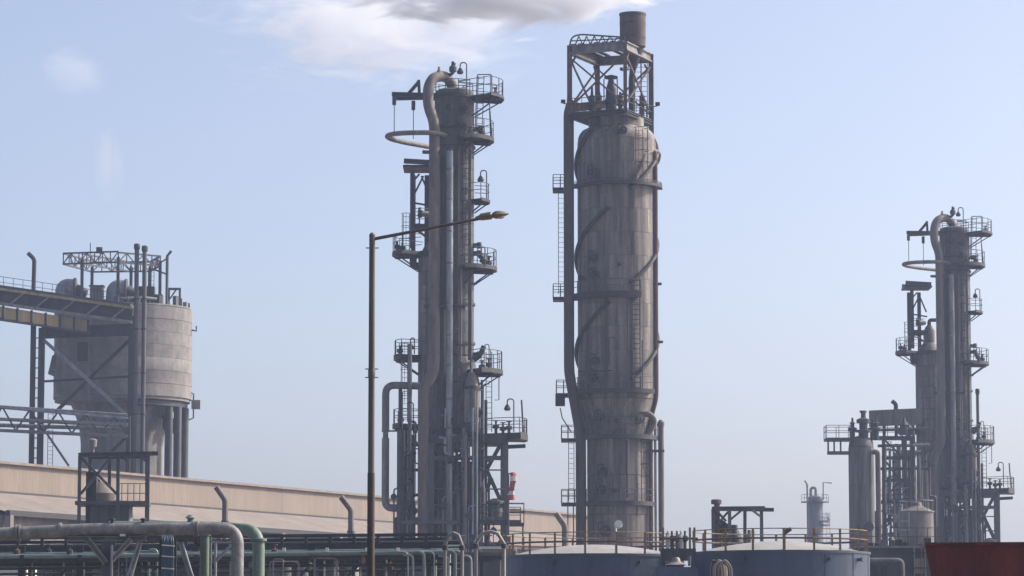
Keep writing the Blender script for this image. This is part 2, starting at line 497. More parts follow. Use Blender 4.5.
# ------------------------------------------------------------------ shed
def build_shed():
    S = Thing('storage_shed', 'long beige clad storage shed with sloping dusty roof running behind the tall columns', 'shed', 297, 0, yref=500)
    A = Vector((-44.6 - S.o.x, 297 - S.o.y, 0)); B = Vector((9.5 - S.o.x, 408 - S.o.y, 0))
    d = (B - A).normalized(); n = Vector((d.y, -d.x, 0))          # n faces the yard
    L = (B - A).length
    A = A - d * 12; L += 12
    ztop, zfas = 18.75, 16.2
    npan = 44; w = L / npan
    cm = {}
    def corr(name, hgt, dirv, wid, nr=6):
        """ribbed sheet: along d (width) and dirv (height)"""
        vs, fs = [], []
        cols = []
        for i in range(nr):
            u0 = i / nr
            for u, h in ((u0, 0), (u0 + 0.45 / nr, 0), (u0 + 0.55 / nr, 0.005), (u0 + 0.9 / nr, 0.005)):
                cols.append((u, h))
        cols.append((1.0, 0))
        nn = d.cross(dirv).normalized()
        if nn.dot(n) < 0: nn = -nn
        for u, h in cols:
            for t in (0, 1):
                vs.append(d * (u * (wid - 0.012)) + dirv * (hgt * t) + nn * h)
        m = len(cols)
        for i in range(m - 1):
            fs.append((i * 2, i * 2 + 2, i * 2 + 3, i * 2 + 1))
        return MB().add(vs, fs).mesh(name, False)
    up = Vector((0, 0, 1))
    fas = corr('wall_panel', ztop - zfas, up, w)
    # core volume behind the sheets
    depth = 8.0
    def prism(name, prof, m, off=0.0):
        vs, fs = [], []
        for e in (A, A + d * L):
            for (o, z) in prof: vs.append(e + n * o + up * z)
        k = len(prof)
        for i in range(k):
            j = (i + 1) % k
            fs.append((i, j, k + j, k + i))
        fs.append(tuple(range(k - 1, -1, -1))); fs.append(tuple(range(k, 2 * k)))
        return S.add(name, MB().add(vs, fs), m, smooth=False)
    run, drop = 9.0, 2.3
    prism('wall', [(-depth, 0), (run - 0.5, 0), (run - 0.5, zfas - drop - 0.25), (-0.15, zfas - 0.25), (-0.15, ztop - 0.12), (-depth / 2, ztop - 0.05), (-depth, ztop - 0.12)], 'shed_wall')
    for i in range(npan):
        o = S.add('wall_panel', fas, 'shed'); o.location = A + d * (i * w) + up * zfas
    sl = (n * run - up * drop); sl_len = sl.length; sl = sl.normalized()
    rs = corr('roof_sheet', sl_len, sl, w, 8)
    for i in range(npan):
        o = S.add('roof_sheet', rs, 'shed_roof'); o.location = A + d * (i * w) + up * (zfas - 0.02) + n * 0.06
    cap = MB().beam(A + up * (ztop + 0.05) + n * 0.1, A + d * L + up * (ztop + 0.05) + n * 0.1, 0.5, 0.22)
    S.add('ridge_capping', cap, 'shed_roof', smooth=False)
    gut = MB().beam(A + up * (zfas - 0.06) + n * 0.16, A + d * L + up * (zfas - 0.06) + n * 0.16, 0.3, 0.32)
    S.add('flashing', gut, 'steel', smooth=False)
    e0 = A + n * (run + 0.15) + up * (zfas - drop - 0.12)
    S.add('gutter', MB().beam(e0, e0 + d * L, 0.4, 0.45), 'steel', smooth=False)
    # eave pillars
    for i in range(0, 13):
        q = A + n * (run + 0.12) + d * (i * L / 12.01 + 0.3)
        S.add('pillar', MB().box((q.x, q.y, (zfas - drop) / 2 - 0.15), (0.5, 0.5, zfas - drop - 0.3), math.atan2(d.y, d.x)), 'shed', smooth=False)
    return S
build_shed()

# bent vent pipes standing in front of the shed
def vent(D, x, ytop, ybot, xt, lab, rp=3.0):
    T = Thing('vent_pipe', lab, 'vent pipe', D, x, yref=520)
    r = rp * T.k
    pts = [T.p(x, ytop + 15, 0), T.p(x, ytop + 15, 0)]
    base = T.p(x, ytop + 12, 0); base.z = 0
    T.add('riser', MB().path([base, T.p(x, ytop + 18), T.p(x, ytop + 13), T.p(xt, ytop)], r, n=10, bend=0.35), 'duct')
    c = T.p(x, ytop + 36)
    T.add('flange', MB().tube(c, c + Vector((0, 0, 0.14)), r * 1.35, n=12), 'steel_mid')
vent(205, 225, 487, 540, 216, 'brown gooseneck vent pipe by the shed, between the hopper frame and the lamp post')
vent(215, 351, 497, 540, 341, 'brown gooseneck vent pipe by the shed, just beside the tall lamp post')
vent(262, 565, 513, 545, 556, 'bent vent pipe at the foot of the widest column', 3.2)

# ------------------------------------------------------------------ silo and what stands on it
def build_silo():
    T = Thing('concrete_silo', 'round stained concrete silo on a narrower flared shaft beside the conveyor trestle', 'silo', 352, 123, yref=360)
    c = T.p(123, 600); c.z = 0
    Rr = 69 * T.k
    z0, z1 = T.z(400), T.z(311)
    n = 7; h = (z1 - z0) / n
    for i in range(n):
        r = Rr + random.uniform(-0.02, 0.02)
        mb = MB().lathe((c.x, c.y, z0 + i * h), [(r - 0.6, 0), (r - 0.02, 0), (r, 0.02), (r + random.uniform(-.03, .03), h - 0.025), (r - 0.02, h - 0.008), (r - 0.6, h - 0.008)], 64)
        T.add('shell_ring', mb, 'concrete')
    T.add('roof_slab', MB().lathe(c, [(Rr - 0.65, z0 + 0.2), (Rr - 0.65, z1 + 0.05), (Rr - 0.08, z1 + 0.06), (Rr - 0.1, z1 + 0.22), (1.0, z1 + 0.5)], 64), 'concrete')
    T.add('floor_slab', MB().lathe(c, [(Rr - 0.9, z0 - 0.35), (Rr - 0.15, z0 - 0.3), (Rr - 0.15, z0 - 0.02), (Rr - 0.9, z0 - 0.02)], 64), 'concrete')
    k = T.k
    T.add('shaft', MB().lathe(c, [(41 * k, 0), (41 * k, T.z(445)), (42.5 * k, T.z(430)), (46 * k, T.z(418)), (52 * k, z0 - 0.36)], 48), 'concrete')
    # pilaster on the blind side and shuttered opening
    q = T.p(54.5, 350)
    T.add('buttress', MB().add([T.p(48, 374, -5.0), T.p(58, 378, -5.0), T.p(58, 352, -5.0), T.p(52, 356, -5.0),
                               T.p(48, 374, -1.5), T.p(58, 378, -1.5), T.p(58, 352, -1.5), T.p(52, 356, -1.5)],
                              [(0, 1, 2, 3), (7, 6, 5, 4), (0, 4, 5, 1), (1, 5, 6, 2), (2, 6, 7, 3), (3, 7, 4, 0)]), 'concrete', smooth=False)
    bay_f = -Rr * 0.93
    xl, xr = T.x(56.0, bay_f), T.x(130, bay_f)
    zb0, zb1 = T.z(401, bay_f), T.z(309, bay_f)
    prof = [(xl, zb0 + 0.9), (xl + 1.6, zb0), (xr, zb0), (xr, zb1), (xl, zb1)]
    vs = [(x_, bay_f, z_) for x_, z_ in prof] + [(x_, -1.0, z_) for x_, z_ in prof]
    T.add('box_bay', MB().add(vs, [(0, 1, 2, 3, 4), (9, 8, 7, 6, 5)] + [(i, (i + 1) % 5 + 0, (i + 1) % 5 + 5, i + 5) for i in range(5)]), 'concrete', smooth=False)
    wc = T.p(82.5, 351.5, bay_f)
    wz = T.z(342, bay_f) - T.z(361, bay_f)
    win = T.add('window', MB().box((wc.x, bay_f, wc.z), (1.1, 0.12, wz)), 'window', smooth=False)
    for sx in (-1, 1):
        T.add('window_jamb', MB().box((wc.x + 0.62 * sx, bay_f - 0.02, wc.z), (0.12, 0.2, wz + 0.24)), 'concrete', win, smooth=False)
    T.add('window_lintel', MB().box((wc.x, bay_f - 0.03, wc.z + wz / 2 + 0.14), (1.5, 0.2, 0.16)), 'concrete', win, smooth=False)
    # outer support posts with ring beam on the lit side
    T.add('ring_beam', MB().sector((c.x, c.y, z0 - 0.9), Rr - 2.6, Rr - 0.4, -75, 50, 0, 0.5, 14), 'steel')
    for ang, rr in ((-34, Rr - 0.9), (-22, Rr - 0.7), (-4, Rr - 0.6), (24, Rr - 0.6)):
        b = Vector((c.x + rr * math.cos(R(ang)), c.y + rr * math.sin(R(ang)), 0))
        T.add('support_post', MB().tube(b, b + Vector((0, 0, z0 - 0.92)), 0.42, n=12), 'steel_mid')
    for ang, y in ((-30, 424), (2, 427)):
        b = Vector((c.x + (Rr - 1.6) * math.cos(R(ang)), c.y + (Rr - 1.6) * math.sin(R(ang)), T.z(y)))
        T.add('drain_valve', MB().lathe(b, [(0.1, -0.9), (0.35, -0.6), (0.3, 0.3), (0.5, 0.5), (0.5, 0.7), (0.2, 1.0)], 10), 'rust')
    # small fittings on the right flank
    f = T.p(197, 405)
    T.add('wall_box', MB().box((f.x, f.y - 0.5, f.z), (0.9, 0.8, 0.9)), 'pipe', smooth=False)
    T.add('wall_bracket', MB().path([T.p(190, 392), T.p(194, 394), T.p(194, 418), T.p(189, 420)], 0.08, n=6), 'steel_mid')
    T.add('wall_bracket', MB().path([T.p(191, 330), T.p(196, 331), T.p(196, 326)], 0.09, n=6), 'steel_mid')
    rnd = random.Random(3)
    for i in range(12):                      # upstands and brackets along the rim
        a = R(-100 + i * 10)
        q = Vector((c.x + (Rr - 0.5) * math.cos(a), c.y + (Rr - 0.5) * math.sin(a), z1 + 0.2))
        hh = rnd.uniform(0.2, 1.0)
        T.add('rim_bracket', MB().box((q.x, q.y, q.z + hh / 2), (rnd.uniform(0.2, 0.9), 0.4, hh), a + R(90)) if i % 2 else MB().tube(q, q + Vector((0, 0, hh)), 0.08, n=6), 'steel_mid' if i % 3 else 'concrete', smooth=False)
    return T, c, Rr, z1
SILO, silo_c, silo_R, silo_top = build_silo()

def roof_frame():
    T = Thing('roof_gantry', 'light steel lattice gantry on posts over the machines on the silo roof', 'gantry', 352, 123, yref=280, bz=silo_top + 0.3)
    zt = T.z(262)
    posts = [(82, -3.4), (118, -5.2), (131, 3.5), (160, -2.0), (92, 3.4), (150, 3.0)]
    for x, dd in posts:
        b = T.p(x, 300, dd); b.z = 0
        T.add('post', MB().ibeam(b, Vector((b.x, b.y, zt - 0.1)), 0.3, 0.3), 'steel_mid', smooth=False)
    def truss(a, b, h=1.1, nseg=7):
        mb = MB(); a, b = Vector(a), Vector(b); dz = Vector((0, 0, h))
        mb.beam(a, b, 0.16); mb.beam(a + dz, b + dz, 0.16)
        for i in range(nseg + 1):
            q = a.lerp(b, i / nseg); mb.beam(q, q + dz, 0.1)
            if i < nseg:
                q2 = a.lerp(b, (i + 1) / nseg); mb.beam(q + (dz if i % 2 else Vector()), q2 + (Vector() if i % 2 else dz), 0.09)
        T.add('lattice_girder', mb, 'steel_mid', smooth=False)
    zz = T.z(268)
    P = lambda x, dd: Vector((T.x(x, dd), dd, zz))
    truss(P(63, -3.6), P(118, -5.2), 1.1)
    truss(P(118, -5.2), P(160, -2.0), 1.0, 5)
    truss(P(63, -3.6), P(92, 3.6), 1.1, 5)
    truss(P(92, 3.6), P(150, 3.0), 1.0, 6)
    truss(P(160, -2.0), P(150, 3.0), 1.0, 4)
    truss(P(82, -3.9), P(131, 3.5), 1.0, 6)
    for x, dd, h in ((90, -1, 1.6), (100, 0, 0.8)):
        q = P(x, dd); T.add('mast', MB().tube(q + Vector((0, 0, 0.9)), q + Vector((0, 0, 0.9 + h)), 0.05, n=5), 'steel')
    q = P(99, -4.6) + Vector((0, 0, 1.1))
    T.add('hoist_head', MB().box((q.x, q.y, q.z + 0.2), (0.6, 0.5, 0.6)), 'steel', smooth=False)
    # lightning mast with bent tip and diagonal brace on the right
    b = T.p(167, 300, -1.5); b.z = 0
    T.add('mast', MB().path([b, Vector((b.x, b.y, T.z(256, -1.5))), T.p(171, 251, -1.5)], 0.16, n=6), 'steel_mid')
    T.add('brace', MB().beam(T.p(150, 268, -1.7), T.p(166, 274, -1.6), 0.16), 'steel_mid')
    T.add('brace', MB().beam(T.p(155, 266, -1.7), T.p(166, 259, -1.6), 0.14), 'steel_mid')
    # low frame at the edge
    for x in (169, 180):
        b = T.p(x, 300, -0.8); b.z = 0
        T.add('post', MB().beam(b, Vector((b.x, b.y, T.z(290))), 0.22), 'steel_mid', smooth=False)
    T.add('crossbar', MB().beam(T.p(167, 289, -0.8), T.p(181, 289, -0.8), 0.24), 'steel_mid', smooth=False)
    T.add('brace', MB().beam(T.p(170, 299, -0.8), T.p(176, 290, -0.8), 0.14), 'steel_mid', smooth=False)
roof_frame()

def hood(x0, x1, yt, lab, dd, bands):
    T = Thing('extractor_hood', lab, 'duct', 352, x0, yref=290, bz=silo_top + 0.3)
    r = 0.95
    xa, xb = x0 + r / T.k, x1 - r / T.k
    zt = T.z(yt, dd) - r
    a = Vector((T.x(xa, dd), dd, 0)); 
    T.add('elbow', MB().path([a, Vector((a.x, dd, zt)), Vector((T.x(x1, dd), dd, zt - 0.15))], r, n=14, bend=1.4, steps=7), 'galv')
    e = Vector((T.x(x1, dd), dd, zt - 0.15))
    T.add('flange', MB().tube(e - Vector((0.1, 0, 0)), e + Vector((0.12, 0, 0)), r * 1.18, n=16), 'steel_mid')
    T.add('fan_casing', MB().tube(e + Vector((0.1, 0, -0.2)), e + Vector((1.2, 0, -0.6)), r * 0.75, r * 0.5, n=14), 'steel')
    b = e + Vector((0.7, 0, -0.6)); 
    T.add('stand', MB().box((b.x, b.y, b.z / 2 - 0.15), (0.8, 0.9, b.z - 0.3)), 'steel', smooth=False)
hood(55, 75, 278, 'silver elbow duct at the conveyor end of the silo roof', -3.0, 1)
hood(106, 126, 279, 'silver elbow duct amid the silo roof under the gantry', -4.2, 2)
def roof_box():
    T = Thing('motor_housing', 'squat grey ribbed box on the silo roof between two silver ducts', 'machine', 352, 97, yref=290, bz=silo_top + 0.3)
    c = T.p(97, 290, -4.5)
    h = T.z(287, -4.5)
    T.add('casing', MB().box((c.x, c.y, h / 2), (1.3, 1.3, h)), 'pipe', smooth=False)
    for i in range(4):
        T.add('rib', MB().box((c.x - 0.5 + i * 0.33, c.y - 0.67, h / 2), (0.1, 0.08, h * 0.9)), 'steel_mid', smooth=False)
    T.add('lid', MB().box((c.x, c.y, h + 0.06), (1.5, 1.5, 0.14)), 'steel_mid', smooth=False)
    T2 = Thing('filter_unit', 'dark machine casing with pipes near the silo rim', 'machine', 352, 140, yref=290, bz=silo_top + 0.3)
    for i, (x, w, hh) in enumerate(((128, 1.2, 1.5), (146, 1.8, 1.9), (157, 1.2, 1.1))):
        q = T2.p(x, 298, -3.2 + i * .3)
        T2.add('casing', MB().box((q.x, q.y, hh / 2), (w, 1.2, hh)), 'steel' if i else 'steel_mid', smooth=False)
    T2.add('pipe', MB().path([Vector((T2.x(120), -5, 0.5)), Vector((T2.x(150), -4.6, 0.6)), Vector((T2.x(165), -3.6, 0.5))], 0.16, n=8), 'galv')
    ladder(T2, T2.p(151, 299, -2.4), T2.p(151, 270, -2.4), 0.6, False)
roof_box()

# ------------------------------------------------------------------ conveyor gantry and trestle
DT = 339
def conveyor():
    T = Thing('conveyor_gantry', 'sloping steel conveyor gantry with faded yellow side panels reaching the silo', 'conveyor', DT, 60, yref=320)
    yt = lambda x: 287 + (x + 4) * 0.142
    yb = lambda x: 303 + (x + 4) * 0.142
    w = 3.0
    x0, x1 = -46, 132
    deck = MB().beam(T.p(x0, yt(x0), w / 2 - 1.5), T.p(x1, yt(x1), w / 2 - 1.5), w, 0.25)
    T.add('deck', deck, 'steel_mid', smooth=False)
    for dd in (-1.5, 1.5):
        T.add('side_girder', MB().beam(T.p(x0, (yt(x0) + yb(x0)) / 2, dd + 0.15), T.p(x1, (yt(x1) + yb(x1)) / 2, dd + 0.15), 0.1, 1.45), 'steel', smooth=False)
        T.add('bottom_chord', MB().beam(T.p(x0, yb(x0), dd), T.p(x1, yb(x1), dd), 0.32, 0.3), 'pipe', smooth=False)
        T.add('top_chord', MB().beam(T.p(x0, yt(x0) + 1.5, dd - 0.12), T.p(x1, yt(x1) + 1.5, dd - 0.12), 0.26, 0.26), 'ochre', smooth=False)
    nd = 7
    for i in range(nd):
        xa = x0 + (x1 - x0) * i / nd
        xb = x0 + (x1 - x0) * (i + 0.75) / nd
        T.add('diagonal', MB().beam(T.p(xa + 4, yb(xa + 4), -1.6), T.p(xb, yt(xb) + 2, -1.6), 0.18), 'pipe', smooth=False)
    # handrail
    rb = MB()
    for dd in (-1.5, 1.5):
        for i in range(19):
            x = x0 + (130 - x0) * i / 18
            q = T.p(x, yt(x), dd); rb.tube(q, q + Vector((0, 0, 1.1)), 0.035, n=4)
        for h in (0.55, 1.1):
            rb.tube(T.p(x0, yt(x0), dd) + Vector((0, 0, h)), T.p(130, yt(130), dd) + Vector((0, 0, h)), 0.03, n=4)
    T.add('railing', rb, 'steel_mid')
    # side panels hanging under the chord
    yp = lambda x: 305 + (x - 4) * 0.165
    for i in range(-3, 6):
        xa = 4.5 + i * 14.2; xb = xa + 11.5
        vs = [T.p(xa, yp(xa) + 14, -1.2), T.p(xb, yp(xb) + 13, -1.2), T.p(xb, yp(xb) + 2, -1.2), T.p(xa, yp(xa) + 2, -1.2)]
        vs += [v + Vector((0, 0.1, 0)) for v in vs]
        T.add('side_panel', MB().add(vs, [(0, 1, 2, 3), (7, 6, 5, 4), (0, 4, 5, 1), (1, 5, 6, 2), (2, 6, 7, 3), (3, 7, 4, 0)]), 'white' if i == -2 else 'yellow' if i < 4 else 'ochre', smooth=False)
        q0, q1 = T.p(xb + 1.3, yp(xb) + 1, -1.25), T.p(xb + 1.3, yp(xb) + 15, -1.25)
        T.add('stanchion', MB().beam(q0, q1, 0.22, 0.2), 'steel', smooth=False)
    T.add('lower_chord', MB().beam(T.p(-46, 313, -1.3), T.p(90, 333, -1.3), 0.22, 0.2), 'steel_mid', smooth=False)
    T.add('lower_deck', MB().beam(T.p(-46, 312, 0.4), T.p(90, 332, 0.4), 2.6, 0.12), 'steel', smooth=False)
    # bent vent on the deck
    b = T.p(33, yt(33), 0.5)
    T.add('vent_pipe', MB().path([b, T.p(33.5, 259, 0.5), T.p(27, 253, 0.5)], 0.22, n=8, bend=0.3), 'steel')
conveyor()

def trestle():
    T = Thing('conveyor_trestle', 'cross braced steel trestle carrying the conveyor in front of the silo', 'trestle', DT, 85, yref=390)
    def post(x, y0, w, m='steel', dd=0.0):
        b = T.p(x, y0, dd); e = Vector((b.x, b.y, 0))
        T.add('post', MB().ibeam(e, b, w, w * 0.9, 0.12), m, smooth=False)
    post(32.5, 322, 0.5); post(41, 328, 0.6); post(132.5, 316, 0.85); post(41, 332, 0.5, dd=3.0); post(132.5, 322, 0.6, dd=2.5)
    T.add('cross_beam', MB().ibeam(T.p(41, 333), T.p(132, 329.5), 0.5, 1.15, 0.12), 'steel', smooth=False)
    T.add('cross_beam', MB().ibeam(T.p(41, 334, 3.0), T.p(132, 331, 2.5), 0.5, 0.9, 0.12), 'steel', smooth=False)
    def br(a, b, w=0.28, m='steel'):
        T.add('brace', MB().ibeam(T.p(*a), T.p(*b), w, w, 0.07), m, smooth=False)
    br((43, 340, -0.1), (130, 418, -0.1), 0.34, 'galv'); br((130, 339, 0.25), (56, 412, 0.25), 0.34)
    br((42, 381.5, 0.1), (130, 376.5, 0.1), 0.22)
    br((38, 420, 0.1), (70, 466, 0.1), 0.22, 'pipe'); br((128, 436, 0.1), (112, 452, 0.1), 0.3)
    for i in range(13):
        q0, q1 = T.p(32.5, 338 + i * 10, 0), T.p(41, 338 + i * 10, 0)
        T.add('rung', MB().beam(q0, q1, 0.1), 'steel', smooth=False)
    ladder(T, (T.x(51), 0.4, 0.3), T.p(51, 408, 0.4), 0.5, False, 'steel_mid')
trestle()

for (x, yt, lab) in ((135.6, 244, 'dark capped flue pipe on the trestle, the taller of the pair before the silo'), (143.5, 246, 'dark capped flue pipe on the silo side of its taller twin')):
    T = Thing('flue_pipe', lab, 'flue pipe', 335, x, 'flue pipes before the silo', yref=360)
    b = T.p(x, 400); b.z = 0
    z1 = T.z(yt + 6)
    T.add('pipe', MB().tube(b, Vector((b.x, b.y, z1)), 2.3 * T.k, n=12), 'steel_mid')
    T.add('cap', MB().lathe((b.x, b.y, z1), [(2.3 * T.k, 0.0), (3.1 * T.k, 0.15), (3.2 * T.k, 0.5), (2.6 * T.k, 0.62)], 12), 'steel')
    for y in (300, 330, 374, 415):
        zc = T.z(y)
        T.add('collar', MB().lathe((b.x, b.y, zc), [(2.3 * T.k, 0), (2.9 * T.k, 0.02), (2.9 * T.k, 0.2), (2.3 * T.k, 0.22)], 12), 'steel')

def pipe_bridge():
    T = Thing('pipe_bridge', 'lattice pipe bridge crossing to the trestle below the silo bowl', 'pipe bridge', 332, 60, yref=420)
    for y0, y1, dd in ((406, 418, 0), (420, 424, 0), (431, 436, 0), (407, 419, 2.2), (432, 437, 2.2)):
        T.add('chord', MB().beam(T.p(-40, y0 - 3, dd), T.p(128, y1, dd), 0.24, 0.22), 'galv' if y0 == 406 else 'pipe', smooth=False)
    for i in range(12):
        xa, xb = -40 + i * 14, -40 + (i + 1) * 14
        f = lambda x: (x + 40) / 168
        top = lambda x: 403 + 15 * f(x)
        mid = lambda x: 417 + 7 * f(x)
        low = lambda x: 428 + 8 * f(x)
        a, b = (top(xa), low(xb)) if i % 2 else (low(xa), top(xb))
        T.add('diagonal', MB().beam(T.p(xa, a, -0.02), T.p(xb, b, -0.02), 0.16), 'steel', smooth=False)
    for (y0, y1, dd, r, m) in ((417, 426, 0.7, 0.16, 'galv'), (424, 429, 1.2, 0.2, 'galv'), (404, 415, 1.1, 0.15, 'pipe')):
        T.add('pipe', MB().tube(T.p(-40, y0, dd), T.p(127, y1, dd), r, n=8), m)
    for x in (-30,):
        b = T.p(x, 430, 1.0)
        T.add('leg', MB().beam((b.x, b.y, 0), b, 0.4), 'steel', smooth=False)
    b = T.p(128.5, 430, 1.0)
    T.add('leg', MB().beam((b.x, b.y, 0), T.p(128.5, 416, 1.0), 0.4), 'steel', smooth=False)
pipe_bridge()

# ------------------------------------------------------------------ hopper frame in front of the shed
def hopper_frame():
    T = Thing('hopper_frame', 'open steel frame tower with a small hopper and deck in front of the shed', 'steel frame', 195, 115, yref=480)
    k = T.k
    for x, dd, yt in ((79.5, -1.2, 456), (118, -1.3, 452), (148, -1.2, 455), (90, 1.6, 458), (109.5, 1.6, 458), (147, 1.6, 458)):
        b = T.p(x, yt, dd)
        T.add('post', MB().ibeam((b.x, b.y, 0), b, 3.2 * k, 3.0 * k, 0.05), 'steel_mid', smooth=False)
    T.add('roof_beam', MB().ibeam(T.p(78, 455, -1.2), T.p(158, 453.5, -1.2), 0.3, 0.24, 0.05), 'steel_mid', smooth=False)
    T.add('roof_beam', MB().ibeam(T.p(88, 457, 1.6), T.p(149, 456.5, 1.6), 0.3, 0.24, 0.05), 'steel_mid', smooth=False)
    T.add('roof_sheet', MB().add([T.p(79, 454, -1.2), T.p(106, 451, -1.2), T.p(108, 453, 1.6), T.p(86, 456, 1.6)], [(0, 1, 2, 3)]), 'pipe', smooth=False)
    def br(a, b, w=0.15): T.add('brace', MB().beam(T.p(*a), T.p(*b), w), 'steel_mid', smooth=False)
    br((81, 458, -1.2), (117, 494, -1.2)); br((110, 458, -1.2), (81, 494, -1.2)); br((119, 454, -1.2), (128, 463, -1.2), .1)
    br((147, 462, -1.2), (136, 454, -1.2), .12); br((80, 503, -1.2), (80.5, 503, 1.5)); br((92, 472, 1.5), (108, 492, 1.5), .12)
    deck = T.add('deck', MB().box(tuple(T.p(113.5, 504, 0.2)), (70 * k, 2.9, 0.22)), 'steel_mid', smooth=False)
    rb = MB()
    for x in (122, 128, 134, 140, 146):
        q = T.p(x, 503, -1.2); rb.tube(q, q + Vector((0, 0, 1.1)), 0.03, n=4)
    for h in (0.55, 1.1): rb.tube(T.p(120, 503, -1.2) + Vector((0, 0, h)), T.p(148, 503, -1.2) + Vector((0, 0, h)), 0.028, n=4)
    T.add('railing', rb, 'steel_mid', deck)
    T.add('hopper', MB().lathe(tuple(T.p(101, 503, 0.2)), [(0.25, -0.6), (0.75, 0.0), (0.85, 0.55), (0.5, 1.0), (0.25, 1.2)], 14), 'duct')
    q = T.p(92, 490, -0.4)
    T.add('elevator_leg', MB().box((q.x, q.y, q.z - 2.0), (0.6, 0.7, 6.0)), 'steel', smooth=False)
    b = T.p(112, 513, 0.0)
    T.add('motor_casing', MB().box((b.x, b.y, b.z - 3.6), (2.2, 1.8, 8.2)), 'steel_mid', smooth=False)
    c = T.p(125, 512, -0.3)
    T.add('drum', MB().lathe((c.x, c.y, 0), [(0.5, 0), (0.5, c.z - 0.2), (0.3, c.z + 0.1)], 14), 'steel_mid')
    v = T.p(92.5, 446, -0.8)
    T.add('vent_cap', MB().lathe(tuple(v), [(0.08, -0.55), (0.08, -0.1), (0.2, -0.05), (0.24, 0.35), (0.1, 0.42)], 10), 'pipe')
hopper_frame()

# ------------------------------------------------------------------ tall twin column units
DA = 270.0
def main_column():
    T = Thing('distillation_column', 'tall grey column with arched top pipe and expansion loop, right behind the street lamp', 'column', DA, 454, 'process columns with hanging pipe loops', yref=300)
    k = T.k; cx = 454
    Rm = 20 * k
    # shell
    plates(T, cx, 356, 94, Rm, 24, 8, 'shell_grey')
    plates(T, cx, 383, 357, 26 * k, 3, 8, 'shell_grey', r1=Rm)
    plates(T, cx, 434, 384, 26 * k, 4, 8, 'shell_grey')
    c = T.p(cx, 500); c.z = 0
    T.add('bottom_cone', MB().lathe(c, [(10 * k, T.z(452)), (26 * k, T.z(434.5))], 28), 'shell_green')
    T.add('top_head', MB().lathe(c, [(Rm - 0.03, T.z(94) - 0.1), (Rm - 0.05, T.z(92)), (Rm * 0.8, T.z(90)), (Rm * 0.3, T.z(88.5))], 28), 'shell_grey')
    # bands round the shell
    for y in (131, 149, 306, 345):
        T.add('stiffener_ring', MB().sector((c.x, c.y, T.z(y)), Rm - 0.02, Rm + 0.12, 0, 360, 0, 0.18, 28), 'steel')
    T.add('stiffener_ring', MB().sector((c.x, c.y, T.z(433)), 26 * k, 26 * k + 0.2, 0, 360, 0, 0.3, 28), 'steel')
    # arched overhead pipe down the front
    dv = -2.35
    T.add('overhead_pipe', MB().path([T.p(424, 640, dv), T.p(424, 390, dv), T.p(434, 372, dv), T.p(434, 122, dv), T.p(427.5, 106, dv), T.p(427.5, 88, dv), T.p(432, 78, dv + 0.3), T.p(443, 75.5, -1.2), T.p(450.5, 81, -0.3), T.p(453, 94, 0)],
          5.4 * k, n=16, bend=0.9, steps=6), 'duct')
    # bright riser
    T.add('riser_pipe', MB().path([T.p(449.5, 640, -2.45), T.p(449.5, 151, -2.45)], 3.5 * k, n=14), 'galv')
    for y in (170, 200, 232, 264, 304, 336, 366, 400, 429):
        q = T.p(449.5, y, -2.45)
        T.add('lagging_band', MB().lathe(q, [(3.5 * k, 0), (3.72 * k, 0.02), (3.72 * k, 0.14), (3.5 * k, 0.16)], 14), 'pipe')
    # horizontal expansion loop, level, hung from the davit
    zl = EYE + DA * math.tan(PITCH + math.atan((288 - 139) / FPX))
    def lvl(x, y):
        v = (288 - y) / FPX
        Dp = (zl - EYE) / math.tan(PITCH + math.atan(v))
        return Vector(((x - 512) / FPX * Dp * T.xf - T.o.x, Dp - T.o.y, zl))
    loop = [T.p(450, 152, -2.45), lvl(450, 142.5), lvl(444, 134.5), lvl(430, 132.5), lvl(405, 132.8), lvl(391, 134), lvl(385.5, 136.2), lvl(390, 139), lvl(404, 142.5), lvl(420, 145.3), lvl(434, 147.8)]
    T.add('expansion_loop', MB().path(loop, 2.5 * k, n=12, bend=0.8), 'duct')
    # davit arms with spring hangers
    zt = T.z(97)
    T.add('davit_arm', MB().ibeam(T.p(438, 95.5, -1.5), T.p(391, 93, -1.5) + Vector((0, 0, -0.1)), 0.3, 0.34, 0.08), 'steel', smooth=False)
    T.add('davit_arm', MB().ibeam(T.p(440, 97.5, 0.6), T.p(393, 98.5, 0.6), 0.26, 0.3, 0.08), 'steel', smooth=False)
    T.add('davit_post', MB().beam(T.p(419, 98, -1.3), T.p(418, 80, -1.3), 0.24), 'steel', smooth=False)
    T.add('davit_brace', MB().beam(T.p(405, 97, -1.4), T.p(418, 82, -1.4), 0.26), 'steel', smooth=False)
    for x, y0, y1, ye, dd in ((393.5, 97, 105, 132, -1.4), (412.8, 101, 110, 139, 0.6)):
        a, b = T.p(x, y0, dd), T.p(x, y1, dd)
        h = T.add('spring_hanger', MB().tube(a, b, 0.16, n=8), 'steel')
        T.add('hanger_rod', MB().tube(b, T.p(x, ye, dd), 0.035, n=5), 'steel', h)
    # top relief valve
    T.add('relief_valve', MB().path([T.p(440, 76, -1.2), T.p(447, 76, -1.2), T.p(453, 73, -1.2), T.p(453.5, 63, -1.2)], 0.14, n=8, bend=0.3), 'steel')
    v = T.p(452.5, 69, -1.2)
    T.add('valve_body', MB().lathe(tuple(v), [(0.1, -0.3), (0.3, -0.2), (0.3, 0.15), (0.14, 0.3), (0.12, 0.6)], 10), 'steel')
    v = T.p(438.5, 73, -1.6)
    T.add('valve_body', MB().lathe(tuple(v), [(0.1, -0.3), (0.22, -0.2), (0.22, 0.1), (0.1, 0.3), (0.1, 0.5)], 10), 'pipe')
    # platforms
    platform(T, cx, 98, 0.3, 50 * k, -42, 30, rail=1.35)
    platform(T, cx, 97, Rm * 0.2, 22 * k, 30, 318, rail=1.2, brackets=False)
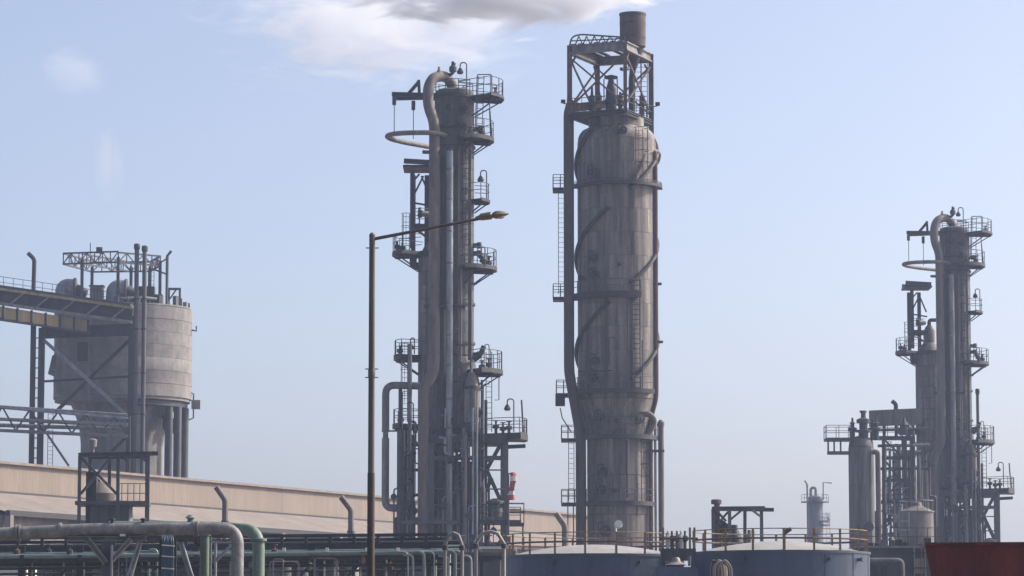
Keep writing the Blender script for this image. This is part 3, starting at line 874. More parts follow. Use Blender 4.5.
    platform(T, cx, 139, Rm, 40 * k, -80, 40, rail=1.35, thick=0.26)
    platform(T, cx, 201, Rm, 36 * k, -40, 15, rail=1.3)
    platform(T, cx, 268, Rm, 43 * k, -75, 40, rail=1.4, thick=0.26)
    platform(T, cx, 371, Rm + 0.3, 49 * k, -55, 35, rail=1.5, thick=0.3)
    platform(T, cx, 434.5, 26 * k, 74 * k, -26, 20, rail=1.2, thick=0.5, brackets=False)
    T.add('cantilever_beam', MB().ibeam(T.p(505, 447, -1.0), T.p(525.5, 446, -1.0), 0.3, 0.3, 0.07), 'steel', smooth=False)
    # hoop and ladder at the top right
    T.add('ladder_hoop', MB().path([T.p(475, 131, -2.2), T.p(477, 74.5, -2.2), T.p(491.5, 74.5, -2.2), T.p(492, 97, -2.2)], 0.045, n=5, bend=0.15), 'steel')
    ladder(T, T.p(479, 136, -1.9), T.p(481, 76, -1.9), 0.45, False)
    T.add('hand_rail', MB().path([T.p(489, 100, -1.6), T.p(492, 137, -1.6)], 0.045, n=5), 'steel')
    ladder(T, T.p(466, 262, -Rm * 0.85 / 1 - 0.3), T.p(466, 141, -Rm * 0.85 - 0.3), 0.5, True, 'steel')
    ladder(T, T.p(489, 432, -1.6), T.p(489, 352, -1.6), 0.45, False)
    T.add('ladder_hoop', MB().path([T.p(495, 400, -1.7), T.p(499, 400, -1.7), T.p(499, 375, -1.7)], 0.04, n=5), 'steel')
    T.add('ladder_hoop', MB().path([T.p(484, 371, -1.9), T.p(484.5, 345, -1.9), T.p(489, 344, -1.9), T.p(489.5, 371, -1.9)], 0.04, n=5, bend=0.2), 'steel')
    ladder(T, T.p(479, 431, -3.0), T.p(479, 404, -3.0), 0.7, False, 'pipe', step=0.6)
    # lamps on the platforms
    gooseneck(T, T.p(466.3, 95, -2.0), 33 * k, -6.5 * k)
    gooseneck(T, T.p(486.5, 200, -1.0), 30 * k, -6 * k)
    gooseneck(T, T.p(513.8, 432, -1.5), 33 * k, -6.5 * k)
    gooseneck(T, T.p(485, 266, -2.4), 19 * k, -0.3)
    T.add('mast', MB().tube(T.p(523.5, 434, -1.2), T.p(521.5, 400, -1.2), 0.07, n=5), 'steel')
    T.add('mast', MB().tube(T.p(490.5, 137, -1.0), T.p(489.5, 108, -1.0), 0.05, n=5), 'steel')
    # manways and valves
    for x, y in ((450, 111), (462, 112), (474, 254), (475, 246), (479, 355), (476, 130), (461, 128)):
        dx = (x - cx) / 20.0
        dx = max(-0.98, min(0.98, dx))
        out = Vector((dx, -math.sqrt(1 - dx * dx), 0))
        manway(T, Vector((c.x, c.y, T.z(y))) + out * Rm, out, 0.27, 0.35, 'steel')
    T.add('nozzle', MB().path([T.p(474, 360, -1.2), T.p(480, 356, -1.2), T.p(484, 346, -1.2)], 0.2, n=8, bend=0.3), 'steel')
    # clamp bars tying the two front pipes
    for y, xa, xb in ((306, 424, 465), (152, 422, 440), (426, 440, 474)):
        T.add('clamp_bar', MB().beam(T.p(xa, y, -2.3), T.p(xb, y + 0.7, -2.3), 0.5, 0.22), 'steel', smooth=False)
    # side vessel with conical head on the lower right
    vc = T.p(471.5, 388, -2.6)
    sv = T.add('side_vessel', MB().lathe(tuple(vc), [(7.5 * k, T.z(425) - vc.z), (7.5 * k, 0), (4.4 * k, 13 * k), (1.2 * k, 17 * k), (1.2 * k, 20 * k)], 18), 'shell')
    T.add('flange', MB().lathe(tuple(vc), [(7.4 * k, -0.1), (8.9 * k, -0.08), (8.9 * k, 0.14), (7.4 * k, 0.16)], 18), 'steel', sv)
    T.add('base_skirt', MB().lathe(tuple(T.p(471.5, 425, -2.6)), [(7.9 * k, -0.6), (7.9 * k, 0.0), (7.4 * k, 0.02)], 18), 'steel', sv)
    # slim pipes on the front, and a thick dark one for the shaded gap
    for x, y0, y1, r, dd, m in ((473, 408, 640, 1.0, -3.6, 'galv'), (477, 408, 640, 1.0, -3.6, 'galv'), (458.5, 150, 430, 0.8, -2.0, 'duct'),
                                (445.5, 408, 428, 0.8, -2.8, 'galv'), (465, 428, 640, 2.3, -2.9, 'pipe'), (442.6, 156, 640, 2.9, -2.0, 'steel'),  # thick steel pipe added as the dark shadow strip beside the riser
                                (486, 400, 640, 1.6, -1.4, 'steel'), (482, 380, 640, 1.3, -1.6, 'steel_mid'), (461.2, 268, 430, 0.9, -2.1, 'pipe'), (457, 436, 640, 1.5, -2.4, 'steel'), (434.5, 432, 640, 1.8, -1.2, 'steel')):
        T.add('pipe', MB().tube(T.p(x, y1, dd), T.p(x, y0, dd), r * k, n=8), m)
    # steel support structure under the column
    zb = T.z(436)
    for x, dd, w in ((432, -2.2, 0.5), (476, -2.2, 0.55), (504.5, -1.6, 0.62), (432, 2.2, 0.5), (476, 2.2, 0.5), (504.5, 2.2, 0.55)):
        T.add('leg', MB().ibeam((T.x(x), dd, 0), (T.x(x), dd, zb), w, w, 0.1), 'steel_mid', smooth=False)
    T.add('table_beam', MB().box((T.x(468), 0, zb - 0.35), (78 * k, 5.0, 0.7)), 'steel', smooth=False)
    for dd in (-2.0, 2.1):
        for a, b in (((478, 486), (503, 440)), ((478, 440), (488, 462)), ((486, 468), (503, 506)), ((478, 508), (492, 478)), ((434, 486), (474, 440)), ((434, 446), (474, 500)), ((434, 510), (474, 492))):
            T.add('brace', MB().beam(T.p(a[0], a[1], dd), T.p(b[0], b[1], dd), 0.42 if dd < 0 else 0.3, 0.3), 'steel', smooth=False)
    for y in (458, 519):
        T.add('tie_beam', MB().beam(T.p(432, y, -2.2), T.p(505, y, -2.2), 0.3, 0.34), 'steel_mid', smooth=False)
    square_platform(T, T.p(492, 521, -1.0), 58 * k, 4.0, 'steel', 1.0)
    square_platform(T, T.p(432, 521, -2.4), 58 * k, 2.0, 'steel_mid', 1.0, sides=())
    # background boxes among the legs, toned dark for the shade in the gaps
    for x0, x1, y, dd in ((436, 447, 470, 0.9), (453, 472, 462, 1.0), (440, 470, 508, 0.2)):
        a = T.p(x0, y, dd); b = T.p(x1, y, dd)
        T.add('backing_casing', MB().box(((a.x + b.x) / 2, dd, a.z / 2), (b.x - a.x, 1.4, a.z)), 'steel', smooth=False)
    for x, y0, r in ((489, 478, 1.2), (468.5, 440, 1.2), (481, 436, 1.5), (428, 440, 1.6), (438, 440, 1.3)):
        T.add('pipe', MB().tube((T.x(x), -1.2, 0), T.p(x, y0, -1.2), r * k, n=8), 'steel')
    # pump casing on the low platform
    q = T.p(496, 505, -1.8)
    T.add('gearbox', MB().lathe(tuple(q), [(0.5, -1.1), (0.6, -0.5), (0.5, 0.0), (0.7, 0.1), (0.7, 0.3), (0.3, 0.5)], 12), 'shell_green')
    pipe_clutter(T, 444, 484, 384, 520, 10, -3.3, -2.6, 11, ('pipe', 'galv', 'steel', 'steel_mid'))
    pipe_clutter(T, 476, 488, 440, 525, 3, -2.6, -1.9, 12, ('pipe', 'galv'))
    pipe_clutter(T, 456, 474, 275, 420, 5, -2.4, -2.0, 13, ('steel', 'steel_mid', 'duct'))
    for x, y0, y1 in ((469.5, 150, 360), (456, 150, 300)):
        cable_tray(T, T.p(x, y0, -1.75), T.p(x, y1, -1.75), 0.22)
    for y, xa, xb in ((470, 478, 505), (489, 432, 505), (505, 432, 476)):
        T.add('walkway_rail', MB().tube(T.p(xa, y, -2.4), T.p(xb, y, -2.4), 0.06, n=5), 'steel_mid')
    for x, y in ((496, 428), (503, 430), (509, 429), (482, 368), (489, 366), (483, 262), (489, 264), (470, 134), (482, 134), (495, 95)):
        q = T.p(x, y + 4, -1.5)
        T.add('platform_valve', MB().lathe(tuple(q), [(0.12, -0.1), (0.12, 0.25), (0.28, 0.3), (0.24, 0.55), (0.08, 0.6), (0.08, 0.85), (0.22, 0.86), (0.22, 0.92)], 8), 'steel')
    return T
TA = main_column()

def second_column():
    T = Thing('reflux_column', 'brown grey column with davit canopy, half hidden behind the arched top pipe near the street lamp', 'column', DA + 3.6, 437, 'side columns with a canopy on top', yref=320)
    k = T.k; cx = 437; Rb = 19 * k
    c = T.p(cx, 500); c.z = 0
    plates(T, cx, 470, 258, Rb, 15, 8, 'shell')
    T.add('top_cone', MB().lathe(c, [(Rb - 0.02, T.z(258)), (Rb * 0.7, T.z(247)), (Rb * 0.42, T.z(241)), (Rb * 0.42, T.z(226)), (Rb * 0.25, T.z(220)), (0.15, T.z(217))], 24), 'shell')
    T.add('skirt', MB().lathe(c, [(Rb, 0), (Rb, T.z(470) - 0.05)], 24), 'shell_grey')
    T.add('stiffener_ring', MB().sector((c.x, c.y, T.z(257.5)), Rb, Rb + 0.25, 0, 360, 0, 0.4, 24), 'steel')
    T.add('vapour_pipe', MB().path([Vector((c.x, c.y, T.z(222))), Vector((c.x, c.y, T.z(211))), Vector((c.x + 1.0, c.y, T.z(211)))], 0.2, n=8, bend=0.3), 'steel')
    # canopy frame
    zt = T.z(173)
    for x, dd in ((412.5, -1.4), (412.5, 1.4), (426, 1.4)):
        T.add('canopy_post', MB().ibeam((T.x(x), dd, T.z(250)), (T.x(x), dd, zt), 0.36, 0.34, 0.08), 'steel', smooth=False)
    T.add('canopy_deck', MB().box((T.x(421), 0, T.z(169)), (36 * k, 3.4, 0.2)), 'steel', smooth=False)
    T.add('canopy_beam', MB().ibeam((T.x(404), -1.7, T.z(164)), (T.x(438), -1.7, T.z(166)), 0.3, 0.38, 0.08), 'steel_mid', smooth=False)
    T.add('canopy_beam', MB().ibeam((T.x(404), 1.7, T.z(164)), (T.x(438), 1.7, T.z(166)), 0.3, 0.38, 0.08), 'steel_mid', smooth=False)
    for a, b in (((413, 196), (423, 176)), ((421, 176), (431, 200)), ((414, 203), (432, 206)), ((413, 181), (419, 174))):
        T.add('brace', MB().beam(T.p(a[0], a[1], -1.4), T.p(b[0], b[1], -1.4), 0.14), 'steel', smooth=False)
    T.add('tie_beam', MB().beam(T.p(412, 226, -1.4), T.p(432, 226, -1.4), 0.3, 0.34), 'steel', smooth=False)
    platform(T, cx, 253, Rb * 0.9, 45 * k, 150, 220, rail=1.4, thick=0.26)
    platform(T, cx, 226, Rb * 0.4, 25 * k, 140, 225, rail=1.3, thick=0.25)
    ladder(T, T.p(406, 252, -1.0), T.p(406, 214, -1.0), 0.5, True)
    T.add('knee_bracket', MB().path([T.p(413, 254, -1.0), T.p(413, 266, -1.0), T.p(418.5, 266, -1.0)], 0.3, n=6, bend=0.2), 'steel')
    platform(T, cx, 356, Rb, 43 * k, 155, 215, rail=1.2, thick=0.35)
    platform(T, cx, 425, Rb, 44 * k, 155, 215, rail=1.2, thick=0.3)
    ladder(T, T.p(405, 422, -1.6), T.p(405, 344, -1.6), 0.45, True, 'steel_mid')
    ladder(T, T.p(404, 500, -1.6), T.p(404, 428, -1.6), 0.45, True, 'steel_mid')
    gooseneck(T, T.p(414.5, 354, -1.9), 16 * k, -0.3)
    manway(T, T.p(426, 214, -1.2), (-1, -0.4, 0), 0.33, 0.4, 'pipe')
    # return pipe with a square bend
    dd = -2.0
    T.add('return_pipe', MB().path([T.p(420, 386, dd), T.p(386, 385, dd), T.p(386, 432, dd)], 3.7 * k, n=12, bend=0.75), 'pipe')
    T.add('return_pipe', MB().path([T.p(386, 430, dd), T.p(386, 440, dd)], 2.7 * k, n=12), 'pipe')
    T.add('return_pipe', MB().path([T.p(386, 438, dd), T.p(386, 508, dd), T.p(402, 508, dd)], 3.8 * k, n=12, bend=0.6), 'pipe')
    T.add('pipe_strap', MB().beam(T.p(382, 431, dd), T.p(402, 431, dd), 0.12), 'steel', smooth=False)
    for x, y0, r, d2, m in ((411, 346, 2.0, -2.2, 'pipe'), (401, 388, 1.6, -1.6, 'steel_mid'), (402.5, 432, 4.0, -2.6, 'steel_mid'), (412.5, 436, 3.2, -1.4, 'pipe')):
        T.add('pipe', MB().tube((T.x(x), d2, 0), (T.x(x), d2, T.z(y0)), r * k, n=10), m)
    T.add('pipe', MB().path([(T.x(406.5), -2.0, 0), (T.x(406.5), -2.0, T.z(429)), (T.x(414), -2.0, T.z(429))], 2.4 * k, n=10, bend=0.4), 'steel')
    T.add('tie_beam', MB().beam(T.p(396, 519, -2.0), T.p(436, 519, -2.0), 0.3, 0.3), 'steel_mid', smooth=False)
    for x in (399, 430):
        T.add('leg', MB().ibeam((T.x(x), -2.0, 0), (T.x(x), -2.0, T.z(519)), 0.5, 0.5, 0.1), 'steel_mid', smooth=False)
    pipe_clutter(T, 400, 428, 385, 520, 11, -3.0, -2.3, 21)
    for y in (445, 470, 495):
        T.add('tie_beam', MB().beam(T.p(399, y, -2.0), T.p(430, y, -2.0), 0.2, 0.24), 'steel', smooth=False)
    for x, y in ((397, 250), (402, 251), (400, 354), (401, 423)):
        q = T.p(x, y + 2, -1.0)
        T.add('platform_valve', MB().lathe(tuple(q), [(0.12, -0.1), (0.12, 0.25), (0.28, 0.3), (0.24, 0.55), (0.08, 0.6), (0.08, 0.85)], 8), 'steel')
    return T
TB = second_column()

# the twin unit farther off to the right
DC = DA / 0.755
def bearing(x, D, yref=300): return (x - 512) / FPX * D / (math.cos(PITCH) - (288 - yref) / FPX * math.sin(PITCH))
copy_tree(TA.root, 'tall hazy column with arched top pipe and expansion loop, farther off beside the green grey vessel',
          bearing(956, DC, 350) - TA.o.x, DC - DA, turn=R(-9), dull=True)
copy_tree(TB.root, 'hazy side column with canopy next to the far arched pipe column, beyond the green grey vessel',
          bearing(929.5, DC + 5, 350) - TB.o.x, DC + 5 - (DA + 3.6))

# ------------------------------------------------------------------ widest column with the stack frame
DM = 285.0
def wide_column():
    T = Thing('reactor_column', 'widest brown grey column with helical fins and a square steel frame on top', 'column', DM, 617, yref=300)
    k = T.k; cx = 617; Rw = 39.5 * k; Rl = 31.5 * k
    c = T.p(cx, 500); c.z = 0
    plates(T, cx, 400, 142, Rw, 11, 7, 'shell', gap=0.03)
    plates(T, cx, 436, 400.3, Rl, 2, 10, 'shell', r1=Rw, gap=0.05)
    zlo = T.z(436.5)
    plates(T, cx + 1, 0, 0, Rl, 6, 8, 'shell', gap=0.06, z0=0.6, z1=zlo)
    T.add('top_head', MB().lathe(c, [(Rw - 0.04, T.z(142)), (Rw * 0.985, T.z(138.5)), (Rw * 0.95, T.z(135)), (Rw * 0.88, T.z(131.5)), (Rw * 0.72, T.z(128.5)), (Rw * 0.4, T.z(126.2)), (0.3, T.z(125.5))], 40), 'shell')
    T.add('platform_pedestal', MB().lathe(c, [(Rw * 0.72, T.z(134)), (Rw * 0.7, T.z(119) - 0.02)], 32), 'shell')
    T.add('footing', MB().lathe(c, [(Rl + 0.6, 0), (Rl + 0.6, 0.55), (Rl - 0.1, 0.58)], 32), 'concrete')
    # helical fins
    for yl in (165, 258, 352, 447):
        for a_hi, a_lo in ((205, 98), (72, -31)):      # the fin stops either side of the front ladder line
            pts = []
            for a in range(a_hi, a_lo, -6):
                y = yl - (180 - a) / 180.0 * 108
                if 132 < y < 398:
                    pts.append(Vector((c.x + (Rw + 0.12) * math.cos(R(a)), c.y - (Rw + 0.12) * math.sin(R(a)), T.z(y))))
            if len(pts) > 2: T.add('helical_fin', MB().path(pts, 2.2 * k, n=6), 'steel')
    # ring platforms
    for y, r, a0, a1, th in ((187, Rw, -175, 5, 0.2), (296, Rw, -175, -60, 0.45), (392, Rw, -175, -38, 0.3), (437, Rw * 0.86, -175, 0, 0.3), (503, Rl, -175, -10, 0.3)):
        platform(T, cx, y, r - 0.1, r + 0.55, a0, a1, thick=th, rail=1.05 if y != 187 else 0.25, rails='steel_mid', brackets=False, posts_every=1.4)
    for y, xr, w in ((189, 38.0, 9), (298, 36.0, 9), (394, 38.0, 9), (439, 38.0, 14), (503, 38.0, 14)):
        q = T.p(cx - 61 + w / 2 + (0 if y < 300 else 3 if y < 430 else 8), y, 0.8)
        square_platform(T, q, w * k + 0.5, 2.0, 'steel', 1.1, every=0.5)
    q = T.p(560, 400, 0)
    T.add('junction_box', MB().box((q.x, q.y, q.z), (0.8, 0.8, 1.0)), 'steel', smooth=False)
    # main side pipe with the inward jog
    T.add('side_duct', MB().path([T.p(573, 101, -1.4), T.p(569, 112, -1.4), T.p(569, 372, -1.4), T.p(580.5, 436, -1.4), (T.x(580.5), -1.4, 0)], 5.2 * k, n=16, bend=0.6), 'duct_dark')
    # right-hand pipes
    T.add('drain_pipe', MB().path([T.p(648, 155, -1.2), T.p(655.5, 150, -1.2), T.p(656, 165, -1.2), T.p(656, 398, -1.2), T.p(650, 420, -1.2), (T.x(650), -1.2, 0)], 2.3 * k, n=10, bend=0.5), 'rust')
    T.add('transfer_bend', MB().path([T.p(640, 413, -2.2), T.p(650, 414, -2.2), T.p(654.5, 421, -2.0), T.p(645, 440, -2.0)], 3.0 * k, n=10, bend=0.6), 'duct')
    T.add('loop_bend', MB().path([T.p(634, 184, -3.2), T.p(643, 163, -2.6), T.p(646, 154, -2.2), T.p(655, 150, -1.0), T.p(660.5, 154, 0), T.p(658, 163, 0.2), T.p(650, 170, 0.2)], 2.2 * k, n=10, bend=0.5), 'duct')
    T.add('standpipe', MB().tube((T.x(660.3), -0.5, 0), T.p(660.3, 424, -0.5), 3.0 * k, n=12), 'duct')
    q = T.p(660.3, 424, -0.5)
    T.add('cap', MB().lathe(tuple(q), [(3.6 * k, -0.2), (3.6 * k, 0.15), (1.5 * k, 0.35)], 12), 'duct')
    T.add('pipe', MB().tube((T.x(654.5), -0.7, 0), T.p(654.5, 425, -0.7), 1.3 * k, n=8), 'galv')
    T.add('pipe', MB().tube(T.p(626.5, 497, -Rl - 0.15), T.p(626.5, 440, -Rl - 0.15), 0.8 * k, n=8), 'steel')
    T.add('pipe', MB().tube(T.p(628, 392, -Rw - 0.1), T.p(628, 298, -Rw - 0.1), 0.8 * k, n=8), 'steel_mid')
    for y, xa, xb in ((284, 645, 661), (342, 648, 662), (451, 646, 663), (187, 640, 659)):
        T.add('clamp_bar', MB().beam(T.p(xa, y, -1.4), T.p(xb, y, -1.0), 0.4, 0.2), 'steel', smooth=False)
    # ladders
    s = lambda x, r: -math.sqrt(max(0.05, r * r - ((x - cx) * k) ** 2)) - 0.35
    ladder(T, T.p(640, 186, s(640, Rw)), T.p(640, 128, s(640, Rw)), 0.75, True, 'rust', out=Vector((0.6, -0.8, 0)))
    ladder(T, T.p(636, 390, s(636, Rw)), T.p(636, 278, s(636, Rw)), 0.65, False, 'steel', r=0.05)
    T.add('safety_cage', MB().tube(T.p(642, 390, s(640, Rw)), T.p(642, 340, s(640, Rw)), 0.05, n=5), 'steel')
    ladder(T, T.p(643.5, 501, -2.1), T.p(643.5, 440, -2.1), 0.6, True, 'steel', out=Vector((0.6, -0.8, 0)))
    ladder(T, T.p(561.5, 294, 0.9), T.p(561.5, 191, 0.9), 0.5, False, 'steel_mid', r=0.03)
    ladder(T, T.p(571, 501, 0.9), T.p(571, 441, 0.9), 0.45, False, 'steel_mid', r=0.03)
    T.add('hand_rail', MB().path([T.p(560, 408, 0.5), T.p(562, 418, 0.5), T.p(571, 432, 0.5)], 0.05, n=5), 'steel')
    for x, y in ((567.5, 530), (573, 530)):
        T.add('guide_rail', MB().tube((T.x(x), 0.8, 0), T.p(x, 505, 0.8), 0.05, n=5), 'rust')
    # manways
    for x, y, r, rad in ((594, 177, Rw, 0.42), (595, 262, Rw, 0.4), (596, 279, Rw, 0.42), (583, 280, Rw, 0.2), (618, 269, Rw, 0.17), (596, 364, Rw, 0.4), (594, 380, Rw, 0.42), (606, 380, Rw, 0.25), (601, 420, Rl * 1.13, 0.45), (616, 424, Rl * 1.1, 0.25),
                         (637, 421, Rl * 1.1, 0.4), (604, 474, Rl, 0.45), (602, 491, Rl, 0.4), (605, 532, Rl, 0.5), (622, 136, Rw * 0.93, 0.35)):
        dx = (x - cx) * k / r
        out = Vector((dx, -math.sqrt(max(0, 1 - dx * dx)), 0))
        manway(T, Vector((c.x, c.y, T.z(y))) + out * (r - 0.1), out, rad, 0.28, 'steel_mid')
    T.add('name_plate', MB().box(tuple(T.p(615, 490, -Rl - 0.08)), (0.65, 0.1, 0.35)), 'steel', smooth=False)
    # valve gear standing on the manway platforms
    for x, y, h in ((589, 371, 0.9), (609, 361, 2.2), (588, 281, 1.2)):
        q = T.p(x, y + 3, -Rw - 0.3)
        T.add('valve_gear', MB().path([q, q + Vector((0, 0, h)), q + Vector((0.5, 0, h))], 0.07, n=6), 'steel')
    q = T.p(594, 371, -Rw - 0.45)
    T.add('hand_rail', MB().beam(T.p(578, 371.5, -Rw + 1.2), T.p(612, 370.5, -Rw - 0.5), 0.1), 'steel', smooth=False)
    # ---- top frame on four legs set diamond-wise
    LEG = {'l': (570, -2.0), 'n': (626, -4.0), 'r': (652, 2.0), 'f': (598, 3.6)}
    zdeck = T.z(119); ztop = T.z(50)
    leg = {}
    for key, (x, dd) in LEG.items():
        leg[key] = Vector((T.x(x, dd), dd, 0))
        w = 0.42 if key in 'lrf' else 0.3
        bot = zdeck if key != 'r' else T.z(150)
        T.add('frame_leg', MB().ibeam(leg[key] + Vector((0, 0, bot)), leg[key] + Vector((0, 0, ztop)), w, w, 0.12), 'rust', smooth=False)
    order = ['l', 'n', 'r', 'f']
    up = Vector((0, 0, 1))
    for i in range(4):
        a, b = leg[order[i]], leg[order[(i + 1) % 4]]
        T.add('top_beam', MB().ibeam(a + up * (ztop - 0.35), b + up * (ztop - 0.35), 0.4, 0.75, 0.1), 'pipe', smooth=False)
        T.add('deck_beam', MB().ibeam(a + up * (zdeck - 0.1), b + up * (zdeck - 0.1), 0.35, 0.3, 0.06), 'steel', smooth=False)
        zm = T.z(85)
        T.add('brace', MB().beam(a + up * (zdeck + 0.6), b + up * (ztop - 1.0), 0.13), 'rust', smooth=False)
        T.add('brace', MB().beam(b + up * (zdeck + 0.6), a + up * (ztop - 1.0), 0.13), 'rust', smooth=False)
        mid = (a + b) / 2
        T.add('gusset', MB().beam(a.lerp(b, 0.12) + up * (ztop - 0.85), a + up * (ztop - 1.9), 0.14), 'rust', smooth=False)
    # top grating deck with opening, seen from below
    vs = [leg[q] for q in order]
    cen = sum(vs, Vector()) / 4
    for i in range(7):
        t0, t1 = i / 7 + 0.01, (i + 1) / 7 - 0.035
        if i == 2: continue
        q = [vs[0].lerp(vs[1], t0), vs[0].lerp(vs[1], t1), vs[3].lerp(vs[2], t1), vs[3].lerp(vs[2], t0)]
        zz = ztop + 0.06
        T.add('deck_plank', MB().add([p_ + up * zz for p_ in q] + [p_ + up * (zz + 0.08) for p_ in q],
              [(3, 2, 1, 0), (4, 5, 6, 7), (0, 1, 5, 4), (1, 2, 6, 5), (2, 3, 7, 6), (3, 0, 4, 7)]), 'steel', smooth=False)
    q = [v * 1.06 - cen * 0.06 for v in vs]
    T.add('lower_deck', MB().add([p_ + up * (zdeck + 0.16) for p_ in q] + [p_ + up * (zdeck + 0.22) for p_ in q],
          [(3, 2, 1, 0), (4, 5, 6, 7), (0, 1, 5, 4), (1, 2, 6, 5), (2, 3, 7, 6), (3, 0, 4, 7)]), 'steel', smooth=False)
    rb = MB()
    for i in range(4):
        a, b = q[i], q[(i + 1) % 4]
        for j in range(8):
            p_ = a.lerp(b, j / 8) + up * (zdeck + 0.28); rb.tube(p_, p_ + up * 1.1, 0.035, n=4)
        for h in (0.6, 1.1): rb.tube(a + up * (zdeck + 0.28 + h), b + up * (zdeck + 0.28 + h), 0.035, n=4)
    T.add('railing', rb, 'steel')
    # cross girder below the rails, arched rail over the top
    T.add('cross_girder', MB().ibeam(T.p(571, 108, -2.0), T.p(610, 104, 0.5), 0.3, 0.7, 0.1), 'rust', smooth=False)
    a, b = vs[0], vs[1]
    T.add('arch_rail', MB().path([a + up * ztop, a.lerp(b, 0.04) + up * (ztop + 0.75), a.lerp(b, 0.2) + up * (ztop + 0.9), b + up * (ztop + 0.35)], 0.07, n=6, bend=0.4), 'steel')
    tr = MB()
    for i in range(6):
        p0 = a.lerp(b, 0.1 + i * 0.14); p1 = a.lerp(b, 0.17 + i * 0.14)
        tr.beam(p0 + up * ztop, p1 + up * (ztop + 0.75 - i * 0.05), 0.08); tr.beam(p1 + up * (ztop + 0.75 - i * 0.05), a.lerp(b, 0.24 + i * 0.14) + up * ztop, 0.08)
    tr.beam(a.lerp(b, .04) + up * (ztop + .4), b + up * (ztop + .25), .09)
    T.add('lattice_rail', tr, 'steel', smooth=False)
    # stack
    sb = Vector((T.x(633.5), -0.6, 0))
    stk = T.add('stack', MB().lathe((sb.x, sb.y, 0), [(13.0 * k, ztop + 0.15), (13.2 * k, T.z(17.5)), (13.7 * k, T.z(17)), (13.7 * k, T.z(15)), (12.5 * k, T.z(15)), (12.3 * k, T.z(24))], 36), 'stack')
    for y in (26, 40):
        T.add('seam_band', MB().sector((sb.x, sb.y, T.z(y)), 13.0 * k, 13.35 * k, 0, 360, 0, 0.16, 36), 'stack', stk)
    T.add('stack_outlet', MB().lathe((sb.x, sb.y, 0), [(3.2 * k, T.z(72)), (6 * k, T.z(64)), (11.5 * k, ztop + 0.1)], 20), 'steel')
    T.add('flue_pipe', MB().path([T.p(632.5, 121, -0.6), T.p(632.5, 80, -0.6), T.p(634, 66, -0.6)], 3.2 * k, n=12), 'steel')
    T.add('flue_pipe', MB().path([T.p(634, 66, -0.6), T.p(627, 69.5, -1.6), T.p(622, 69, -2.2)], 1.9 * k, n=8, bend=0.3), 'steel')
    # top nozzle stack with cap plate
    nb = Vector((T.x(611.5), -0.5, 0))
    T.add('top_nozzle', MB().lathe((nb.x, nb.y, 0), [(6.2 * k, T.z(122)), (5.6 * k, T.z(106)), (6.4 * k, T.z(105)), (6.4 * k, T.z(102)), (5.4 * k, T.z(98)), (5.2 * k, T.z(90)), (3.4 * k, T.z(84)), (2.4 * k, T.z(80))], 20), 'steel')
    T.add('cap_plate', MB().lathe((nb.x, nb.y, 0), [(6.9 * k, T.z(79.5)), (6.9 * k, T.z(77.5)), (1.5 * k, T.z(76))], 16), 'steel')
    for x in (604.6, 618):
        T.add('cap_rod', MB().tube(T.p(x, 104, -0.5), T.p(x, 79, -0.5), 0.05, n=5), 'steel')
    for x, yt, dd in ((592.5, 87, -1.0), (621, 92, 1.0), (600, 92, 1.5), (643, 95, 0.5)):
        q = T.p(x, 108, dd)
        T.add('relief_valve', MB().lathe((q.x, q.y, 0), [(0.2, T.z(118, dd)), (0.2, T.z(106, dd)), (0.36, T.z(105.5, dd)), (0.36, T.z(104, dd)), (0.24, T.z(103.5, dd)), (0.24, T.z(97, dd)), (0.34, T.z(96.5, dd)), (0.12, T.z(95, dd)), (0.09, T.z(yt, dd))], 10), 'steel')
    for x, dd in ((639, -1.5), (645, 0.4)):
        ladder(T, T.p(x, 118, dd), T.p(x, 60, dd), 0.55, False, 'steel')
    for x, y, s in ((563.5, 101.5, 1), (658.5, 104, -1)):
        q = T.p(x, y, 0)
        fl = T.add('floodlight', MB().box(tuple(q), (0.38, 0.35, 0.28)), 'steel', smooth=False)
        T.add('arm', MB().tube(q + Vector((0, 0, -0.15)), T.p(x + 7 * s, y + 3.5, 0), 0.045, n=5), 'steel', fl)
    return T
wide_column()

